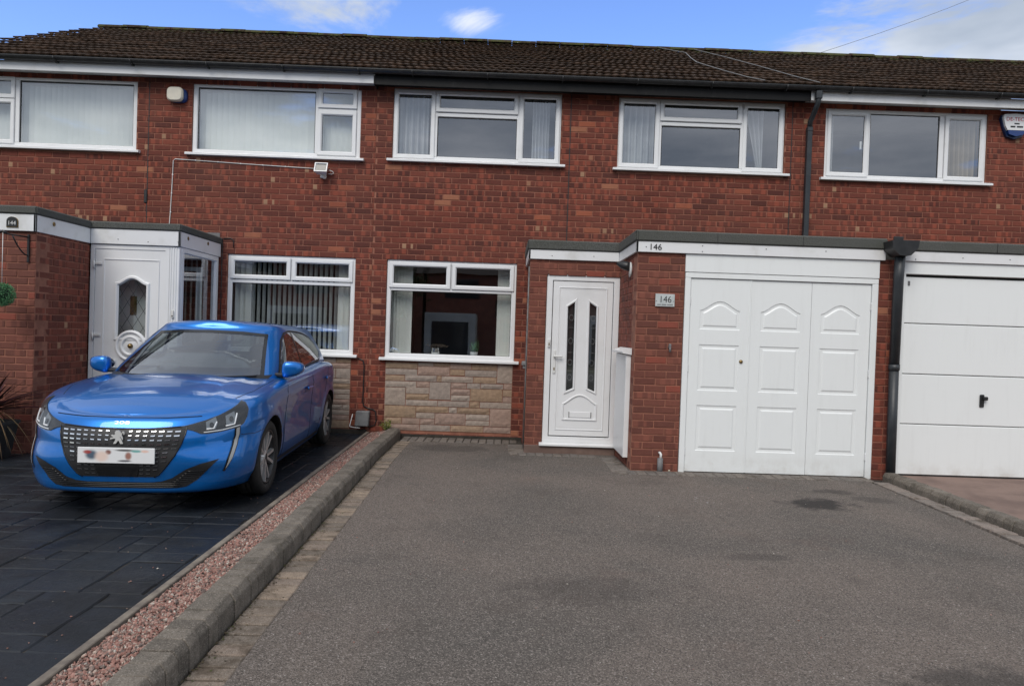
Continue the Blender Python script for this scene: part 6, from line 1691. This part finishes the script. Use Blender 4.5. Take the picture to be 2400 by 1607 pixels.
# ---------------------------------------------------------------- the far side of the road (seen mirrored in the windows)
BR = simple('far_brick', (.22, .07, .045), (.15, .048, .032), 3, .9); RF = simple('far_roof', (.05, .035, .03), (.03, .022, .02), 4, .9); RD = simple('far_render', (.55, .54, .5), (.48, .47, .44), 1, .9); DG = mat('dark_glass', (.02, .025, .03), .05)[0]
def far_house(cx, label, render):
    t = thing('house_opposite', (cx, -31, 0), label, 'house', 'houses across the road')
    mb = MB(); mb.box(cx-4.2, cx+4.2, -38, -31, -.1, 5.0); part('wall', mb, BR, t)
    mb = MB(); mb.mesh([(cx-4.5, -30.6, 4.9), (cx+4.5, -30.6, 4.9), (cx+4.5, -34.5, 7.3), (cx-4.5, -34.5, 7.3), (cx-4.5, -38.4, 4.9), (cx+4.5, -38.4, 4.9)], [(0, 1, 2, 3), (3, 2, 5, 4), (0, 3, 4), (1, 5, 2)]); part('roof', mb, RF, t)
    mb = MB(); mb.box(cx-.2, cx+3.6, -31.06, -31.0, 2.4, 3.4, .01); mb.box(cx+2.2, cx+4.0, -31.3, -31.0, .0, 5.0, .01) if render else None; part('cladding', mb, RD, t)
    for (a, b, c, d) in ((-3.2, -1.0, 3.3, 4.6), (.3, 2.0, 3.4, 4.6), (.2, 1.9, .9, 2.2)):
        w = MB(); ring(w, cx+a, cx+b, c, d, [(0, .1), (0, -.03), (.1, -.03), (.11, .05)], -31.04, lambda x_, y_, z_: (x_, 2*-31.04-y_, z_)); o = part('window', w, MT['upvc'], t)
        w = MB(); w.face([(cx+a+.1, -30.98, c+.1), (cx+b-.1, -30.98, c+.1), (cx+b-.1, -30.98, d-.1), (cx+a+.1, -30.98, d-.1)]); part('pane', w, DG, o)
    mb = MB(); mb.box(cx-4.0, cx-1.2, -31, -28.8, 0, 2.5, .02); part('garage', mb, RD, t)
    mb = MB(); mb.box(cx-3.6, cx-1.6, -28.8, -28.75, 0, 2.05, .02); part('garage_door', mb, DG, t)
for i, cx_ in enumerate((-26.2, -17.6, -9.0, -.4, 8.2, 16.8, 25.4)):
    far_house(cx_, 'brick house across the road, '+('pale rendered bay, ' if i % 2 else 'dark garage door, ')+('last of the row past the gable end', 'beside the small rounded tree', 'behind the bushy tree', 'straight opposite the blue car', 'straight opposite the folding garage door', 'beside the tall tree', 'last of the row past the tall tree')[i], i % 2)
def far_tree(x_, y_, h_, r_, label):
    t = thing('broadleaf_tree', (x_, y_, -.1), label, 'tree', 'trees across the road')
    mb = MB(); mb.tube([(x_, y_, -.1), (x_+.1, y_, h_*.3), (x_, y_, h_*.6)], [.22, .16, .06], 8)
    for k in range(6):
        a = k*1.05; mb.tube([(x_, y_, h_*(.25+.05*k)), (x_+math.cos(a)*r_*.6, y_+math.sin(a)*r_*.6, h_*(.5+.06*k))], [.08, .02], 6)
    part('trunk', mb, MT['bark'], t)
    mb = MB(); cl = [Vector((x_+random.gauss(0, r_*.45), y_+random.gauss(0, r_*.45), h_*.68+random.gauss(0, h_*.14))) for _ in range(16)]
    for i in range(3600):
        c = random.choice(cl); p = c+Vector(rng.normal(size=3))*r_*.2; q = Vector(rng.normal(size=3)).normalized(); s = random.uniform(.08, .17); w = q.orthogonal().normalized()*s*.5
        mb.face([p, p+q*s+w, p+q*s*2, p+q*s-w])
    part('crown', mb, simple('tree_leaf', (.04, .07, .02), (.07, .1, .03), 2, .7), t, fix=False)
far_tree(-6.6, -27.5, 6.2, 1.6, 'bushy green tree across the road between two driveways'); far_tree(21, -26, 7.5, 2.8, 'tall green tree across the road beyond the parked kerb'); far_tree(-21.7, -26.5, 6, 2.2, 'small rounded green tree at the far end of the opposite gardens')
